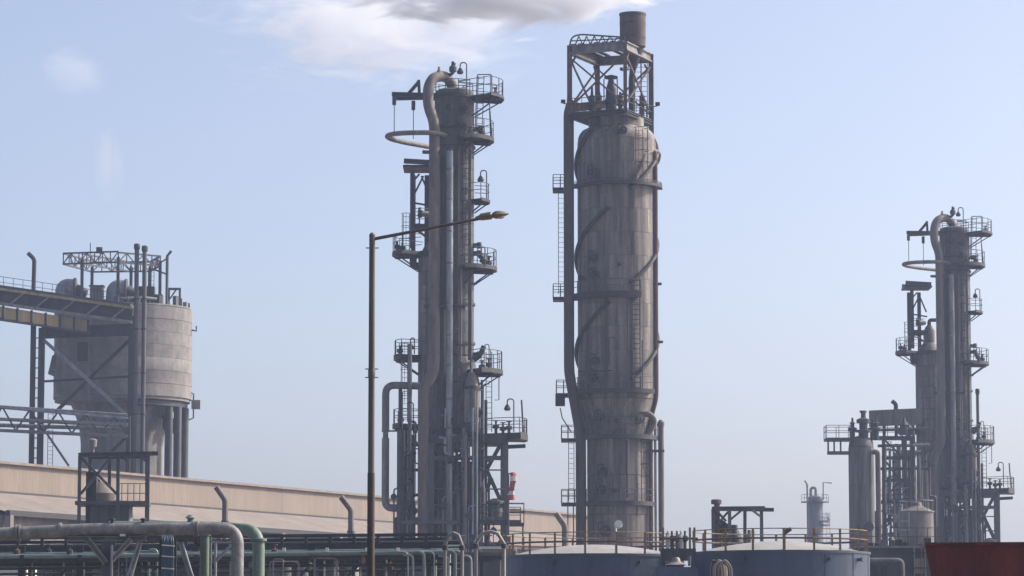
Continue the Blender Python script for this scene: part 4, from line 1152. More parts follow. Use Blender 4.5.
# ------------------------------------------------------------------ vessels and frames near the far twin
def right_group():
    T = Thing('absorber_vessel', 'dull green grey upright vessel with domed top and valve gear beside the far columns', 'vessel', 345, 861.5, yref=480)
    k = T.k
    c = T.p(861.5, 500); c.z = 0; r = 12.8 * k
    plates(T, 861.5, 0, 0, r, 6, 6, 'shell_green', z0=0.5, z1=T.z(447))
    T.add('footing', MB().lathe(c, [(r + 0.3, 0), (r + 0.3, 0.48), (r - 0.1, 0.49)], 20), 'concrete')
    T.add('domed_head', MB().lathe(c, [(r - 0.02, T.z(446.8)), (r * 0.92, T.z(441)), (r * 0.7, T.z(438)), (r * 0.3, T.z(436))], 24), 'shell_green')
    n = T.p(864, 436, -0.5)
    T.add('top_valve', MB().lathe((n.x, n.y, 0), [(0.5, T.z(437)), (0.5, T.z(433)), (0.85, T.z(432.5)), (0.85, T.z(430.5)), (0.42, T.z(430)), (0.42, T.z(424)), (0.7, T.z(423.5)), (0.7, T.z(420)), (0.25, T.z(418)), (0.25, T.z(413)), (0.4, T.z(412.8)), (0.35, T.z(411))], 12), 'steel')
    for x, yt in ((853, 418), (873, 420), (877, 415)):
        q = T.p(x, 436, -0.3)
        T.add('relief_valve', MB().lathe((q.x, q.y, 0), [(0.25, T.z(440)), (0.25, T.z(431)), (0.45, T.z(430.5)), (0.45, T.z(428)), (0.2, T.z(427.5)), (0.2, T.z(424)), (0.34, T.z(423.5)), (0.12, T.z(422)), (0.1, T.z(yt))], 8), 'steel')
    square_platform(T, T.p(838, 438.5, -0.5), 25 * k, 3.0, 'steel', 1.25)
    for x in (828.5, 834.5, 841):
        T.add('hanger', MB().beam(T.p(x, 440, -1.6), T.p(x, 453, -1.6), 0.16), 'steel', smooth=False)
    T.add('crossbar', MB().beam(T.p(827.5, 453, -1.6), T.p(850, 453, -1.6), 0.35), 'steel', smooth=False)
    T.add('side_duct', MB().path([T.p(873, 452, -1.0), T.p(878, 452, -1.0), (T.x(878), -1.0, 0)], 2.7 * k, n=10, bend=0.4), 'rust')
    q = T.p(868, 527, -1.4)
    T.add('manway_cover', MB().tube(q, q + Vector((0, -0.4, 0)), 0.5, n=14), 'steel')

    F = Thing('piping_tower', 'tall open steel frame crowded with pipes between the green grey vessel and far columns', 'steel frame', 352, 897, yref=480)
    k = F.k
    for x, dd in ((884, -1.5), (905, -1.5), (884, 2.0), (914, 2.0), (912, -1.5)):
        F.add('post', MB().ibeam((F.x(x), dd, 0), F.p(x, 436, dd), 0.32, 0.3, 0.07), 'steel', smooth=False)
    for y in (438, 458, 480, 500, 520):
        F.add('beam', MB().ibeam(F.p(882, y, -1.5), F.p(915, y, -1.5), 0.25, 0.35, 0.07), 'steel', smooth=False)
        F.add('beam', MB().ibeam(F.p(882, y, 2.0), F.p(915, y, 2.0), 0.25, 0.3, 0.07), 'steel', smooth=False)
    for x, y0, r, dd, m in ((899, 445, 2.2, -0.8, 'pipe'), (903, 440, 1.2, -1.0, 'galv'), (909.5, 455, 2.0, -0.9, 'steel_mid'), (894, 480, 1.2, 0.4, 'steel_mid'), (914, 470, 2.6, -0.6, 'pipe'), (919, 455, 1.6, -2.0, 'steel_mid'), (926, 470, 2.4, -2.4, 'duct')):
        F.add('pipe', MB().tube((F.x(x), dd, 0), F.p(x, y0, dd), r * k, n=8), m)
    for a, b in (((885, 460), (898, 478)), ((885, 500), (898, 482)), ((885, 440), (904, 458))):
        F.add('brace', MB().beam(F.p(a[0], a[1], -1.5), F.p(b[0], b[1], -1.5), 0.18), 'steel', smooth=False)
    ladder(F, F.p(888, 540, -1.9), F.p(888, 442, -1.9), 0.6, True, 'steel')
    square_platform(F, F.p(893, 437, 0.2), 40 * k, 3.2, 'steel', 1.1)
    square_platform(F, F.p(893, 501, 0.2), 30 * k, 3.2, 'steel', 1.1)
    F.add('relief_valve', MB().lathe(tuple(F.p(905, 426, -1.4)), [(0.3, -0.9), (0.35, 0), (0.5, 0.1), (0.2, 0.5), (0.1, 0.9)], 8), 'steel')
    pipe_clutter(F, 884, 930, 442, 535, 20, -2.4, 1.0, 31)
    for y in (430, 446, 469):
        F.add('service_pipe', MB().tube(F.p(878, y, -1.2), F.p(930, y - 1, -1.2), 0.16, n=7), 'pipe' if y == 446 else 'steel')
    # box duct above the frame
    Dd = Thing('box_duct', 'flat brown box duct crossing above the pipe frame to the far columns', 'duct', 354, 893, yref=420, bz=SZ(354, 437))
    c0 = Dd.p(893, 418, 0.3)
    Dd.add('duct_body', MB().add([Dd.p(869, 427, -1.0), Dd.p(922, 424, -1.0), Dd.p(922, 408, -1.0), Dd.p(869, 410.5, -1.0), Dd.p(869, 427, 1.6), Dd.p(922, 424, 1.6), Dd.p(922, 408, 1.6), Dd.p(869, 410.5, 1.6)],
           [(0, 1, 2, 3), (7, 6, 5, 4), (0, 4, 5, 1), (1, 5, 6, 2), (2, 6, 7, 3), (3, 7, 4, 0)]), 'duct', smooth=False)
    for x in (872, 884, 896, 908):
        Dd.add('stand', MB().beam(Dd.p(x, 437, -0.6), Dd.p(x, 425, -0.6), 0.3), 'steel', smooth=False)
        Dd.add('stiffener', MB().beam(Dd.p(x, 426, -1.06), Dd.p(x, 410.5, -1.06), 0.14, 0.1), 'duct', smooth=False)
    Dd.add('vent', MB().path([Dd.p(896, 410, 0), Dd.p(896, 404, 0), Dd.p(892, 401, 0)], 0.22, n=8, bend=0.2), 'steel')
    # slender flue to the right of the far unit
    S = Thing('slim_flue', 'slender dark flue pipe rising beside the far arched pipe column', 'flue pipe', DC, 977, yref=450)
    S.add('pipe', MB().tube((0, -1.0, 0), (0, -1.0, S.z(395)), 1.6 * S.k, n=10), 'steel_mid')
    S.add('cap', MB().lathe((0, -1.0, S.z(395)), [(1.6 * S.k, -0.05), (2.2 * S.k, 0.1), (2.2 * S.k, 0.5), (1.2 * S.k, 0.6)], 10), 'steel')
    # pale round tank
    W = Thing('round_tank', 'pale grey round tank with a railed cone roof in front of the far columns', 'tank', 320, 917, yref=520)
    k = W.k; r = 17 * k
    c = W.p(916.5, 540); c.z = 0
    zt = W.z(512)
    for i in range(4):
        W.add('shell_ring', MB().lathe((c.x, c.y, i * zt / 4), [(r - 0.3, 0), (r, 0.0), (r, zt / 4 - 0.05), (r - 0.06, zt / 4 - 0.04), (r - 0.3, zt / 4 - 0.03)], 32), 'duct')
    rf = W.add('roof', MB().lathe(c, [(r + 0.1, zt - 0.02), (r + 0.1, zt + 0.05), (r * 0.35, zt + 0.55), (r * 0.3, zt + 0.9), (0.2, zt + 0.95)], 32), 'duct')
    for i in range(10):
        a = 2 * math.pi * (i + .4) / 10
        q = Vector((c.x + r * math.cos(a), c.y + r * math.sin(a), zt + 0.05))
        W.add('rail_post', MB().tube(q, q + Vector((0, 0, 1.0)), 0.04, n=4), 'pipe')
    W.add('rail', MB().path([Vector((c.x + r * math.cos(2 * math.pi * i / 20), c.y + r * math.sin(2 * math.pi * i / 20), zt + 1.05)) for i in range(21)], 0.04, n=4), 'pipe')
    W.add('stair_frame', MB().beam(W.p(909, 530, -2.6), W.p(909, 512, -2.6), 0.1).beam(W.p(899, 530, -2.6), W.p(899, 512, -2.6), 0.1).beam(W.p(899, 521, -2.6), W.p(909, 521, -2.6), 0.1).beam(W.p(899, 530, -2.6), W.p(909, 530, -2.6), 0.1), 'galv', smooth=False)
def SZ(D, y): return EYE + D * math.tan(PITCH + math.atan((288 - y) / FPX))
right_group()

def far_column():
    T = Thing('far_column', 'short column fading in the haze between the tank railing and green grey vessel', 'column', 620, 815, yref=520)
    k = T.k; c = T.p(815, 540); c.z = 0; r = 8.2 * k
    T.add('shell', MB().lathe(c, [(r, 0), (r, T.z(500)), (r * 0.9, T.z(497.5)), (r * 0.5, T.z(495.5))], 24), 'steel_mid')
    platform(T, 815, 502, r, 14 * k, -170, -10, rail=1.3, brackets=False)
    platform(T, 815, 521, r, 14 * k, -60, 40, rail=1.3, brackets=False)
    platform(T, 815, 525, r, 14.5 * k, -60, 40, rail=1.3, brackets=False)
    T.add('overhead_pipe', MB().path([T.p(811, 497, 0), T.p(811, 488, 0), T.p(816, 487.5, 0), T.p(816, 497, 0)], 1.4 * k, n=8, bend=0.6), 'duct')
    T.add('side_pipe', MB().path([(T.x(807.5), -1.6, 0), T.p(807.5, 484, -1.6), T.p(805, 480.5, -1.6)], 0.9 * k, n=6, bend=0.4), 'steel_mid')
    T.add('lamp_post', MB().path([T.p(823.5, 500, -1), T.p(823.5, 482.5, -1), T.p(832, 483, -1)], 0.12, n=5), 'steel_mid')
    ladder(T, T.p(828, 545, 0), T.p(828, 512, 0), 0.7, False, 'steel_mid')
    q = T.p(814, 538, -r / 1 - 0.2)
    T.add('manway', MB().box(tuple(q), (1.2, 0.5, 1.6)), 'steel', smooth=False)
far_column()

def shelter():
    T = Thing('steel_shelter', 'flat topped steel frame over dark machinery behind the tank railing', 'steel frame', 235, 740, yref=520)
    k = T.k
    for x, dd in ((713, -1.5), (729.5, -2.0), (745, 1.6), (761.5, -0.4)):
        T.add('post', MB().ibeam((T.x(x), dd, 0), T.p(x, 509, dd), 3.2 * k, 3.0 * k, 0.05), 'steel_mid', smooth=False)
    T.add('roof_beam', MB().ibeam(T.p(712, 508.5, -1.5), T.p(765, 508, -1.0), 0.25, 0.26, 0.05), 'steel_mid', smooth=False)
    T.add('roof_beam', MB().ibeam(T.p(714, 509, 1.5), T.p(774, 509.8, 1.0), 0.25, 0.26, 0.05), 'steel_mid', smooth=False)
    T.add('roof_sheet', MB().add([T.p(713, 507.4, -1.6), T.p(745, 506.6, -1.5), T.p(762, 507.6, 1.4), T.p(714, 507.6, 1.7)], [(0, 1, 2, 3)]), 'steel', smooth=False)
    for a, b in (((730, 520), (742, 510)), ((752, 510), (760, 516)), ((715, 509), (726, 521)), ((714, 528), (728, 512))):
        T.add('brace', MB().beam(T.p(a[0], a[1], -1.6), T.p(b[0], b[1], -1.2), 0.12), 'steel', smooth=False)
    T.add('exhaust_pipe', MB().path([(T.x(717), -1.0, 0), T.p(717, 504, -1.0)], 0.2, n=8), 'rust')
    T.add('exhaust_cap', MB().lathe(tuple(T.p(716.5, 504, -1.0)), [(0.15, -0.05), (0.36, 0.0), (0.36, 0.28), (0.24, 0.32)], 10), 'rust')
    T.add('machine_body', MB().path([T.p(722, 560, -0.5), T.p(722, 530, -0.5), T.p(727, 524, -0.5)], 0.5, n=10), 'steel')
    T.add('machine_body', MB().lathe(tuple(T.p(734.5, 560, -1.0)), [(0.7, -6), (0.6, T.z(540) - T.z(560)), (0.25, T.z(530) - T.z(560)), (0.2, T.z(525) - T.z(560))], 10), 'steel')
    q = T.p(733, 548, 0.6)
    T.add('machine_base', MB().box((q.x, q.y, q.z / 2 + 0.2), (2.6, 2.0, q.z)), 'steel', smooth=False)
    for x in (749, 753):
        T.add('stem', MB().tube((T.x(x), 0.5, 0), T.p(x, 530, 0.5), 0.12, n=6), 'pipe')
shelter()

# ------------------------------------------------------------------ windsock
def windsock():
    T = Thing('windsock', 'limp red and white windsock hanging from a pole beside the lattice column legs', 'windsock', 262, 511, yref=490)
    k = T.k
    p0 = (T.x(508.5), 0, 0)
    T.add('pole', MB().tube(p0, T.p(508.5, 474, 0), 0.07, n=6), 'steel_mid')
    T.add('hoop', MB().path([T.p(508.5, 474, 0), T.p(513, 472.5, 0), T.p(515, 475, 0)], 0.05, n=6, bend=0.2), 'steel')
    pr = [(512.8, 472.5, 2.2), (513.2, 476, 3.3), (513, 481, 3.0), (512.2, 486, 2.4), (511.6, 491, 2.7), (511.2, 495, 3.6), (511, 500, 3.8)]
    def band(i0, i1, m):
        vs, fs = [], []; n = 12
        for i in range(i0, i1 + 1):
            x, y, r = pr[i]; c = T.p(x, y, 0)
            for j in range(n):
                a = 2 * math.pi * j / n; w = 1 + 0.18 * math.sin(3 * a + i)
                vs.append((c.x + r * k * w * math.cos(a), c.y + r * k * 0.7 * w * math.sin(a), c.z))
        for i in range(i1 - i0):
            for j in range(n):
                j2 = (j + 1) % n; fs.append((i * n + j, i * n + j2, (i + 1) * n + j2, (i + 1) * n + j))
        fs.append(tuple(range(n))); fs.append(tuple((i1 - i0) * n + j for j in range(n)))
        T.add('fabric_band', MB().add(vs, fs), m)
    band(0, 1, 'sock_red'); band(1, 2, 'sock_white'); band(2, 4, 'sock_red'); band(4, 5, 'sock_white'); band(5, 6, 'sock_red')
    G = Thing('railed_stand', 'small railed stand with ladder under the windsock', 'stand', 263, 515, yref=510)
    c = G.p(515, 523, 0)
    square_platform(G, c, 1.4, 1.4, 'steel', 1.5)
    for sx in (-0.6, 0.6):
        for sy in (-0.6, 0.6): G.add('leg', MB().beam((c.x + sx, c.y + sy, 0), (c.x + sx, c.y + sy, c.z - 0.26), 0.12), 'steel_mid', smooth=False)
windsock()

# ------------------------------------------------------------------ blue tanks
def tank(x0, x1, yrim, lab, D, nst, floodx=None, peak=0.62):
    T = Thing('storage_tank', lab, 'tank', D, (x0 + x1) / 2, 'blue grey storage tanks', yref=560)
    k = T.k; r = (x1 - x0) / 2 * k
    c = Vector((0, 0, 0)); zt = T.z(yrim, -r)
    n = 5; h = zt / n
    for i in range(n):
        T.add('shell_ring', MB().lathe((0, 0, i * h), [(r - 0.3, 0), (r, 0), (r, h - 0.02), (r - 0.03, h - 0.01), (r - 0.3, h - 0.01)], 72), 'tank')
    T.add('rim', MB().sector((0, 0, zt), r - 0.25, r + 0.06, 0, 360, -0.06, 0.06, 72), 'tank')
    T.add('roof', MB().lathe(c, [(r - 0.2, zt - 0.2), (r - 0.2, zt + 0.04), (r * 0.75, zt + peak * 0.42), (r * 0.5, zt + peak * 0.73), (r * 0.25, zt + peak * 0.93), (0.05, zt + peak)], 64), 'tank_roof')
    ro = r - 0.1
    npost = 18
    def at(a): return Vector((ro * math.cos(a), ro * math.sin(a), zt + 0.05))
    for i in range(npost):
        q = at(2 * math.pi * (i + nst) / npost)
        T.add('rail_post', MB().beam(q, q + Vector((0, 0, 1.05)), 0.10, 0.10), 'rail_yellow', smooth=False)
    for h_, rr in ((1.03, 0.026), (0.58, 0.05)):
        T.add('rail', MB().path([at(2 * math.pi * i / 54) + Vector((0, 0, h_)) for i in range(55)], rr, n=6), 'rail_yellow' if h_ > 1 else 'rust')
    for i in range(14):                      # vertical weld seams, staggered between courses
        a = R(-168 + i * 12 + (nst * 17))
        zc = (n - 1 - (i % 2)) * h
        q = Vector((r * math.cos(a), r * math.sin(a), zc))
        T.add('weld_seam', MB().beam(q, q + Vector((0, 0, h - 0.03)), 0.03, 0.03), 'tank', smooth=False)
    for a in (-118, -62, -35):
        q = Vector((r * 1.0 * math.cos(R(a)), r * math.sin(R(a)), zt - 0.35)); out = Vector((math.cos(R(a)), math.sin(R(a)), 0))
        T.add('overflow_nozzle', MB().tube(q - out * 0.1, q + out * 0.22, 0.08, n=10).tube(q + out * 0.22, q + out * 0.27, 0.14, n=12), 'tank')
    if floodx:
        x, y, kind = floodx
        b = T.p(x, yrim - 1, -r * 0.9)
        top = T.p(x, y, -r * 0.9)
        if kind == 'round':
            lp = T.add('lamp_post', MB().tube(b, top, 0.05, n=6), 'white')
            T.add('lamp_head', MB().tube(top + Vector((0.12, -0.05, 0.0)), top + Vector((0.12, -0.2, 0.06)), 0.19, n=16), 'white', lp)
        else:
            lp = T.add('lamp_post', MB().tube(b, top, 0.04, n=6), 'steel')
            T.add('lamp_head', MB().tube(top + Vector((0.0, 0, -0.1)), top + Vector((0.3, 0, 0.06)), 0.13, 0.09, n=10), 'steel', lp)
    return T, r, zt
TK1, r1, zt1 = tank(504, 684, 554.5, 'blue grey storage tank with low domed roof below the widest column', 168, 0.15, (616, 525, 'round'))
TK2, r2, zt2 = tank(691, 869, 551, 'blue grey storage tank with railed domed roof near the dark red skip', 166, 0.4, (785, 530, 'flat'))

def walkway():
    T = Thing('tank_walkway', 'dark steel walkway bridging the two blue grey tanks', 'walkway', 160.6, 680, yref=550)
    c = T.p(678, 549, 0)
    T.add('deck', MB().box((c.x, c.y, c.z - 0.15), (1.6, 1.4, 0.3)), 'steel', smooth=False)
    T.add('skirt_plate', MB().box((c.x, c.y - 0.72, c.z - 0.3), (1.6, 0.04, 0.55)), 'steel', smooth=False)
    for x, m in ((663, 'rail_yellow'), (690, 'rail_yellow'), (694.5, 'rail_yellow')):
        b = T.p(x, 550, -0.5)
        T.add('rail_post', MB().beam(b, b + Vector((0, 0, 1.05)), 0.1), m, smooth=False)
    for sx in (-0.7, 0.7):
        T.add('leg', MB().beam((c.x + sx, c.y, 0), (c.x + sx, c.y, c.z - 0.3), 0.18), 'steel', smooth=False)
    for i, x in enumerate((668, 672, 677, 681, 685)):
        b = T.p(x, 549, 0.3)
        T.add('valve', MB().lathe(tuple(b), [(0.08, 0), (0.08, 0.35), (0.16, 0.4), (0.14, 0.6), (0.05, 0.65), (0.05, 0.85)], 8), ('white', 'rust', 'duct', 'white', 'steel')[i])
    T.add('guard_rail', MB().tube(T.p(660, 538.5, -0.5), T.p(698, 538.5, -0.5), 0.05, n=6), 'steel')
    V = Thing('vent_hood', 'white mushroom shaped vent hood on a dark stand between the tanks', 'vent', 155, 676, yref=560)
    c = V.p(676, 565, 0)
    V.add('hood', MB().lathe(tuple(c), [(0.12, -0.1), (0.50, 0.0), (0.42, 0.05), (0.22, 0.14), (0.17, 0.3), (0.1, 0.36)], 18), 'pipe')
    V.add('stand', MB().box((c.x, c.y, c.z / 2 - 0.05), (1.9, 1.2, c.z - 0.1)), 'tank', smooth=False)
    V.add('gauge_tube', MB().tube(V.p(689.5, 566, -0.3), V.p(689.5, 556, -0.3), 0.07, n=8), 'cable')
    H = Thing('hose_bundle', 'tan looped hoses hanging over the front of the railed tank', 'hose', 158.5, 718, yref=560)
    for i in range(7):
        x0 = 711 + i * 1.2; x1 = 716 + i * 2.6
        H.add('hose', MB().path([(H.x(x0 - 1), -0.1 * i, 0), H.p(x0, 566, -0.1 * i), H.p((x0 + x1) / 2, 558.5 + (i % 3), -0.1 * i), H.p(x1, 567, -0.1 * i), (H.x(x1 + 1), -0.1 * i, 0)], 0.05 + 0.015 * (i % 2), n=7, bend=0.5), ('hose', 'rust', 'hose', 'hose', 'white', 'rust', 'pipe')[i])
    H.add('hose_rack', MB().beam(H.p(712, 561.5, -0.3), H.p(726, 561.5, -0.3), 0.1).beam(H.p(719, 561.5, -0.3), (H.x(719), -0.3, 0), 0.12), 'steel', smooth=False)
walkway()

# ------------------------------------------------------------------ dark red skip
def skip():
    T = Thing('skip_body', 'dark red steel skip with sloping end and flat rim beside the pale round tank', 'skip', 62, 1000, yref=560)
    zt = T.z(541, -0.6) - 0.08
    xl, xl2 = T.x(927), T.x(927) + 0.66
    xr = T.x(1130)
    def shell(o):
        y0, y1 = -0.6 + o, 1.8 - o
        return [(xl2 + o, y0, 0.35), (xr - o, y0, 0.35), (xr - o, y1, 0.35), (xl2 + o, y1, 0.35),
                (xl + o, y0, zt), (xr - o, y0, zt), (xr - o, y1, zt), (xl + o, y1, zt)]
    vs = shell(0) + shell(0.06)
    fs = [(0, 1, 5, 4), (1, 2, 6, 5), (2, 3, 7, 6), (3, 0, 4, 7), (3, 2, 1, 0)]
    fs += [tuple(i + 8 for i in reversed(f)) for f in fs]
    fs += [(4, 5, 13, 12), (5, 6, 14, 13), (6, 7, 15, 14), (7, 4, 12, 15)]
    T.root.rotation_euler = (0, 0, R(-9.5))
    T.add('body', MB().add(vs, fs), 'red', smooth=False)
    T.add('rim', MB().beam((xl, -0.6, zt + 0.03), (xr, -0.6, zt + 0.03), 0.07, 0.06), 'red', smooth=False)
    for i in range(4):
        x = xl + 1.1 + i * 0.95
        T.add('side_rib', MB().beam((x, -0.615, 0.4), (x, -0.615, zt - 0.06), 0.07, 0.035), 'red', smooth=False)
    for x in (xl2 + 0.4, xr - 0.6):
        T.add('skid', MB().beam((x, -0.5, 0.17), (x, 1.7, 0.17), 0.25, 0.34), 'steel', smooth=False)
skip()

# ------------------------------------------------------------------ low building behind the skip
def pump_house():
    T = Thing('pump_house', 'low grey pump house with cluttered roof between the tank and dark red skip', 'building', 182, 898, yref=560)
    zt = T.z(548)
    xa, xb = T.x(858), T.x(948)
    T.add('wall', MB().box(((xa + xb) / 2, 2.0, zt / 2), (xb - xa, 4.0, zt)), 'wall_dark', smooth=False)
    T.add('roof', MB().box(((xa + xb) / 2, 2.0, zt + 0.06), (xb - xa + 0.3, 4.3, 0.12)), 'pipe', smooth=False)
    q = T.p(919, 566, -0.04)
    T.add('panel', MB().box((q.x, -0.05, q.z), (0.52, 0.08, 0.8)), 'shed', smooth=False)
    for x in (874, 884): 
        q = T.p(x, 572, -0.03); T.add('panel', MB().box((q.x, -0.04, q.z), (0.3, 0.06, 0.7)), 'steel', smooth=False)
    T.add('handrail_loop', MB().path([T.p(862, 560, -1.0), T.p(902.5, 560, -1.0), (T.x(902.5), -1.0, 0)], 0.11, n=8, bend=0.3), 'fore_pipe')
    for i in range(9):
        x = 870 + i * 7.2
        hh = random.uniform(0.12, 0.5)
        q = T.p(x, 548, 0.6); q.z = zt + 0.12
        T.add('roof_fitting', MB().lathe(tuple(q), [(0.16, 0), (0.13, hh * 0.6), (0.2, hh * 0.65), (0.1, hh)], 8) if i % 2 else MB().box((q.x, q.y, q.z + hh / 2), (0.35, 0.4, hh)), ('steel', 'steel_mid', 'pipe', 'duct')[i % 4], smooth=False)
    rb = MB()
    for i in range(10):
        q = Vector((xa + (xb - xa) * i / 9, 0.1, zt + 0.12)); rb.tube(q, q + Vector((0, 0, 0.95)), 0.025, n=4)
    for h in (0.5, 0.95): rb.tube(Vector((xa, 0.1, zt + 0.12 + h)), Vector((xb, 0.1, zt + 0.12 + h)), 0.022, n=4)
    T.add('railing', rb, 'steel_mid')
    for x in (914, 921, 925):
        T.add('conduit', MB().tube((T.x(x), -0.14, 0), (T.x(x), -0.14, zt + 0.1), 0.035, n=6), 'pipe')
    for y in (553, 568): T.add('conduit', MB().tube(T.p(904, y, -0.2), T.p(930, y, -0.2), 0.03, n=6), 'steel')
pump_house()

# ------------------------------------------------------------------ pipe rack along the yard
def rack():
    T = Thing('pipe_rack', 'long low dark pipe rack with railings and slim pipes running before the shed', 'pipe rack', 130, 250, yref=550)
    k = T.k
    xa, xb = -40, 448
    sl = lambda x: 0  # level rack
    for y, dd, w, h, m in ((535.5, 0.6, 0.14, 0.12, 'steel'), (546.5, 0.6, 0.16, 0.16, 'steel'), (556.5, -0.5, 0.25, 0.30, 'steel'), (561.0, 1.6, 0.2, 0.24, 'steel'), (540, 2.4, .12, .12, 'steel')):
        T.add('rack_beam', MB().beam(T.p(xa, y + 3, dd), T.p(xb, y - 1, dd), w, h), m, smooth=False)
    for x in range(-30, 448, 24):
        T.add('rail_post', MB().beam(T.p(x, 547, 0.6), T.p(x, 535.5, 0.6), 0.12), 'steel', smooth=False)
    for x in range(-36, 440, 58):
        b = T.p(x, 546, 0.2)
        T.add('leg', MB().ibeam((b.x, b.y, 0), b, 0.25, 0.25, 0.05), 'steel', smooth=False)
        b = T.p(x + 10, 546, 2.2)
        T.add('leg', MB().ibeam((b.x, b.y, 0), b, 0.25, 0.25, 0.05), 'steel', smooth=False)
        T.add('cross_arm', MB().beam(T.p(x, 557, -0.9), T.p(x + 4, 557, 2.6), 0.16), 'steel', smooth=False)
    for y, dd, r, m in ((553.2, -0.8, 0.085, 'green_grey'), (550.8, 0.1, 0.06, 'green_grey'), (549.2, 1.1, 0.1, 'steel_mid'), (547.8, 1.7, 0.08, 'green_grey'), (565, -0.4, 0.06, 'steel'), (570.5, 0.6, 0.05, 'steel_mid'), (543.5, 2.0, 0.09, 'steel')):
        T.add('pipe', MB().tube(T.p(xa, y + 4, dd), T.p(462, y - 1, dd), r, n=8), m)
    # drops at the end of the rack
    for i, (x, y, m) in enumerate(((408, 552, 'galv'), (413, 555, 'galv'), (424, 552, 'green_grey'), (434, 552, 'green_grey'), (448, 556, 'green_grey'), (455, 551, 'green_grey'), (461, 551, 'galv'), (471, 556, 'galv'))):
        T.add('drop_pipe', MB().path([T.p(x - 10, y, -0.95), T.p(x, y, -0.95), (T.x(x + 2), -0.95, 0)], 0.032 + 0.016 * (i % 3), n=8, bend=0.22), m)
    for a in range(0, 9):
        x = 60 + a * 48
        T.add('knee_brace', MB().beam(T.p(x, 576, 0.3), T.p(x + 16, 560, 0.3), 0.09), 'steel', smooth=False)
    rnd = random.Random(5)
    for i in range(34):
        x = rnd.uniform(-20, 445); y = rnd.uniform(547, 562); dd = rnd.uniform(-1.1, 1.8); r = rnd.uniform(0.018, 0.05)
        w = rnd.uniform(6, 34)
        T.add('service_pipe', MB().path([(T.x(x, dd), dd, 0), T.p(x, y, dd), T.p(x + w, y + 0.4, dd), (T.x(x + w, dd), dd, 0)], r, n=6, bend=0.12, steps=3), rnd.choice(('galv', 'steel', 'green_grey', 'pipe', 'steel_mid')))
    for i in range(16):
        x = -15 + i * 29 + rnd.uniform(-6, 6); q = T.p(x, rnd.uniform(549, 566), rnd.uniform(-1.0, 0.4))
        T.add('valve', MB().lathe(tuple(q), [(0.05, -0.2), (0.12, -0.15), (0.12, 0.08), (0.04, 0.12), (0.04, 0.24), (0.12, 0.25), (0.12, 0.28)], 8), rnd.choice(('steel', 'steel_mid', 'green', 'rust')))
    for x in (284, 327, 367, 398):
        q = T.p(x, 549.5, -0.9)
        T.add('valve', MB().box((q.x, q.y, q.z), (0.12, 0.12, 0.14)), 'white', smooth=False)
rack()

# machinery and annex behind the rack, the low building added as a dark backdrop
def backing():
    T = Thing('backing_building', 'low dark grey annex building added as the dark behind the pipe rack', 'building', 152, 225, yref=560)
    xa, xb = T.x(-60), T.x(500)
    zt = T.z(556)
    T.add('wall', MB().box(((xa + xb) / 2, 3, zt / 2), (xb - xa, 6, zt)), 'wall_dark', smooth=False)
    T.add('roof', MB().box(((xa + xb) / 2, 3, zt + 0.08), (xb - xa + 0.5, 6.5, 0.16)), 'steel_mid', smooth=False)
    for i in range(30):
        x = xa + (xb - xa) * (i + 0.5) / 30
        T.add('wall_panel', MB().box((x, -0.04, zt / 2), ((xb - xa) / 30 - 0.12, 0.08, zt - 0.5)), 'wall_dark' if i % 3 else 'steel', smooth=False)
    K = []
    for i, x in enumerate((283, 304, 330, 352, 318)):
        D = 145 - (i % 2) * 1.5
        Q = Thing('steel_drum', ('grey ribbed drum under the pipe rack by the green elbow pipe', 'squat grey drum under the pipe rack, second along from the green elbow',
                  'grey drum under the pipe rack beneath a white valve', 'pale grey drum under the rack next to the lamp post', 'small grey drum tucked between larger ones under the rack')[i], 'drum', D, x, 'drums under the pipe rack', yref=560)
        zq = Q.z(562 + (i % 3) * 2)
        r = (8.5, 8, 9, 7, 5)[i] * Q.k
        Q.add('body', MB().lathe((0, 0, 0), [(r, 0), (r, zq * 0.5), (r + 0.04, zq * 0.5 + 0.05), (r, zq * 0.5 + 0.1), (r, zq - 0.05), (r * 0.9, zq)], 20), 'pipe' if i % 2 else 'steel_mid')
        Q.add('lid', MB().lathe((0, 0, zq), [(r * 0.9, 0), (r * 0.85, 0.06), (0.1, 0.1)], 20), 'steel_mid')
    W = Thing('white_cabin', 'whitewashed cabin corner glimpsed under the big grey pipe', 'building', 140, 0, yref=550)
    xa, xb = W.x(-40), W.x(27)
    zt = W.z(541)
    W.add('wall', MB().box(((xa + xb) / 2, 1.5, zt / 2), (xb - xa, 3, zt)), 'white', smooth=False)
    W.add('roof', MB().box(((xa + xb) / 2, 1.5, zt + 0.06), (xb - xa + 0.3, 3.3, 0.12)), 'steel_mid', smooth=False)
    W.add('door', MB().box((W.x(12), -0.03, 1.1), (0.9, 0.06, 2.2)), 'steel_mid', smooth=False)
    # beige plant room at the feet of the column
    B = Thing('plant_room', 'small beige plant room at the foot of the lattice legs beside the blue tank', 'building', 200, 500, yref=550)
    xa, xb = B.x(482), B.x(512)
    zt = B.z(549)
    B.add('wall', MB().box(((xa + xb) / 2, 1.5, zt / 2), (xb - xa, 3, zt)), 'shed', smooth=False)
    B.add('roof', MB().box(((xa + xb) / 2, 1.5, zt + 0.07), (xb - xa + 0.4, 3.4, 0.14)), 'white', smooth=False)
    B.add('door', MB().box((B.x(497), -0.03, 1.15), (1.0, 0.06, 2.3)), 'white', smooth=False)
backing()

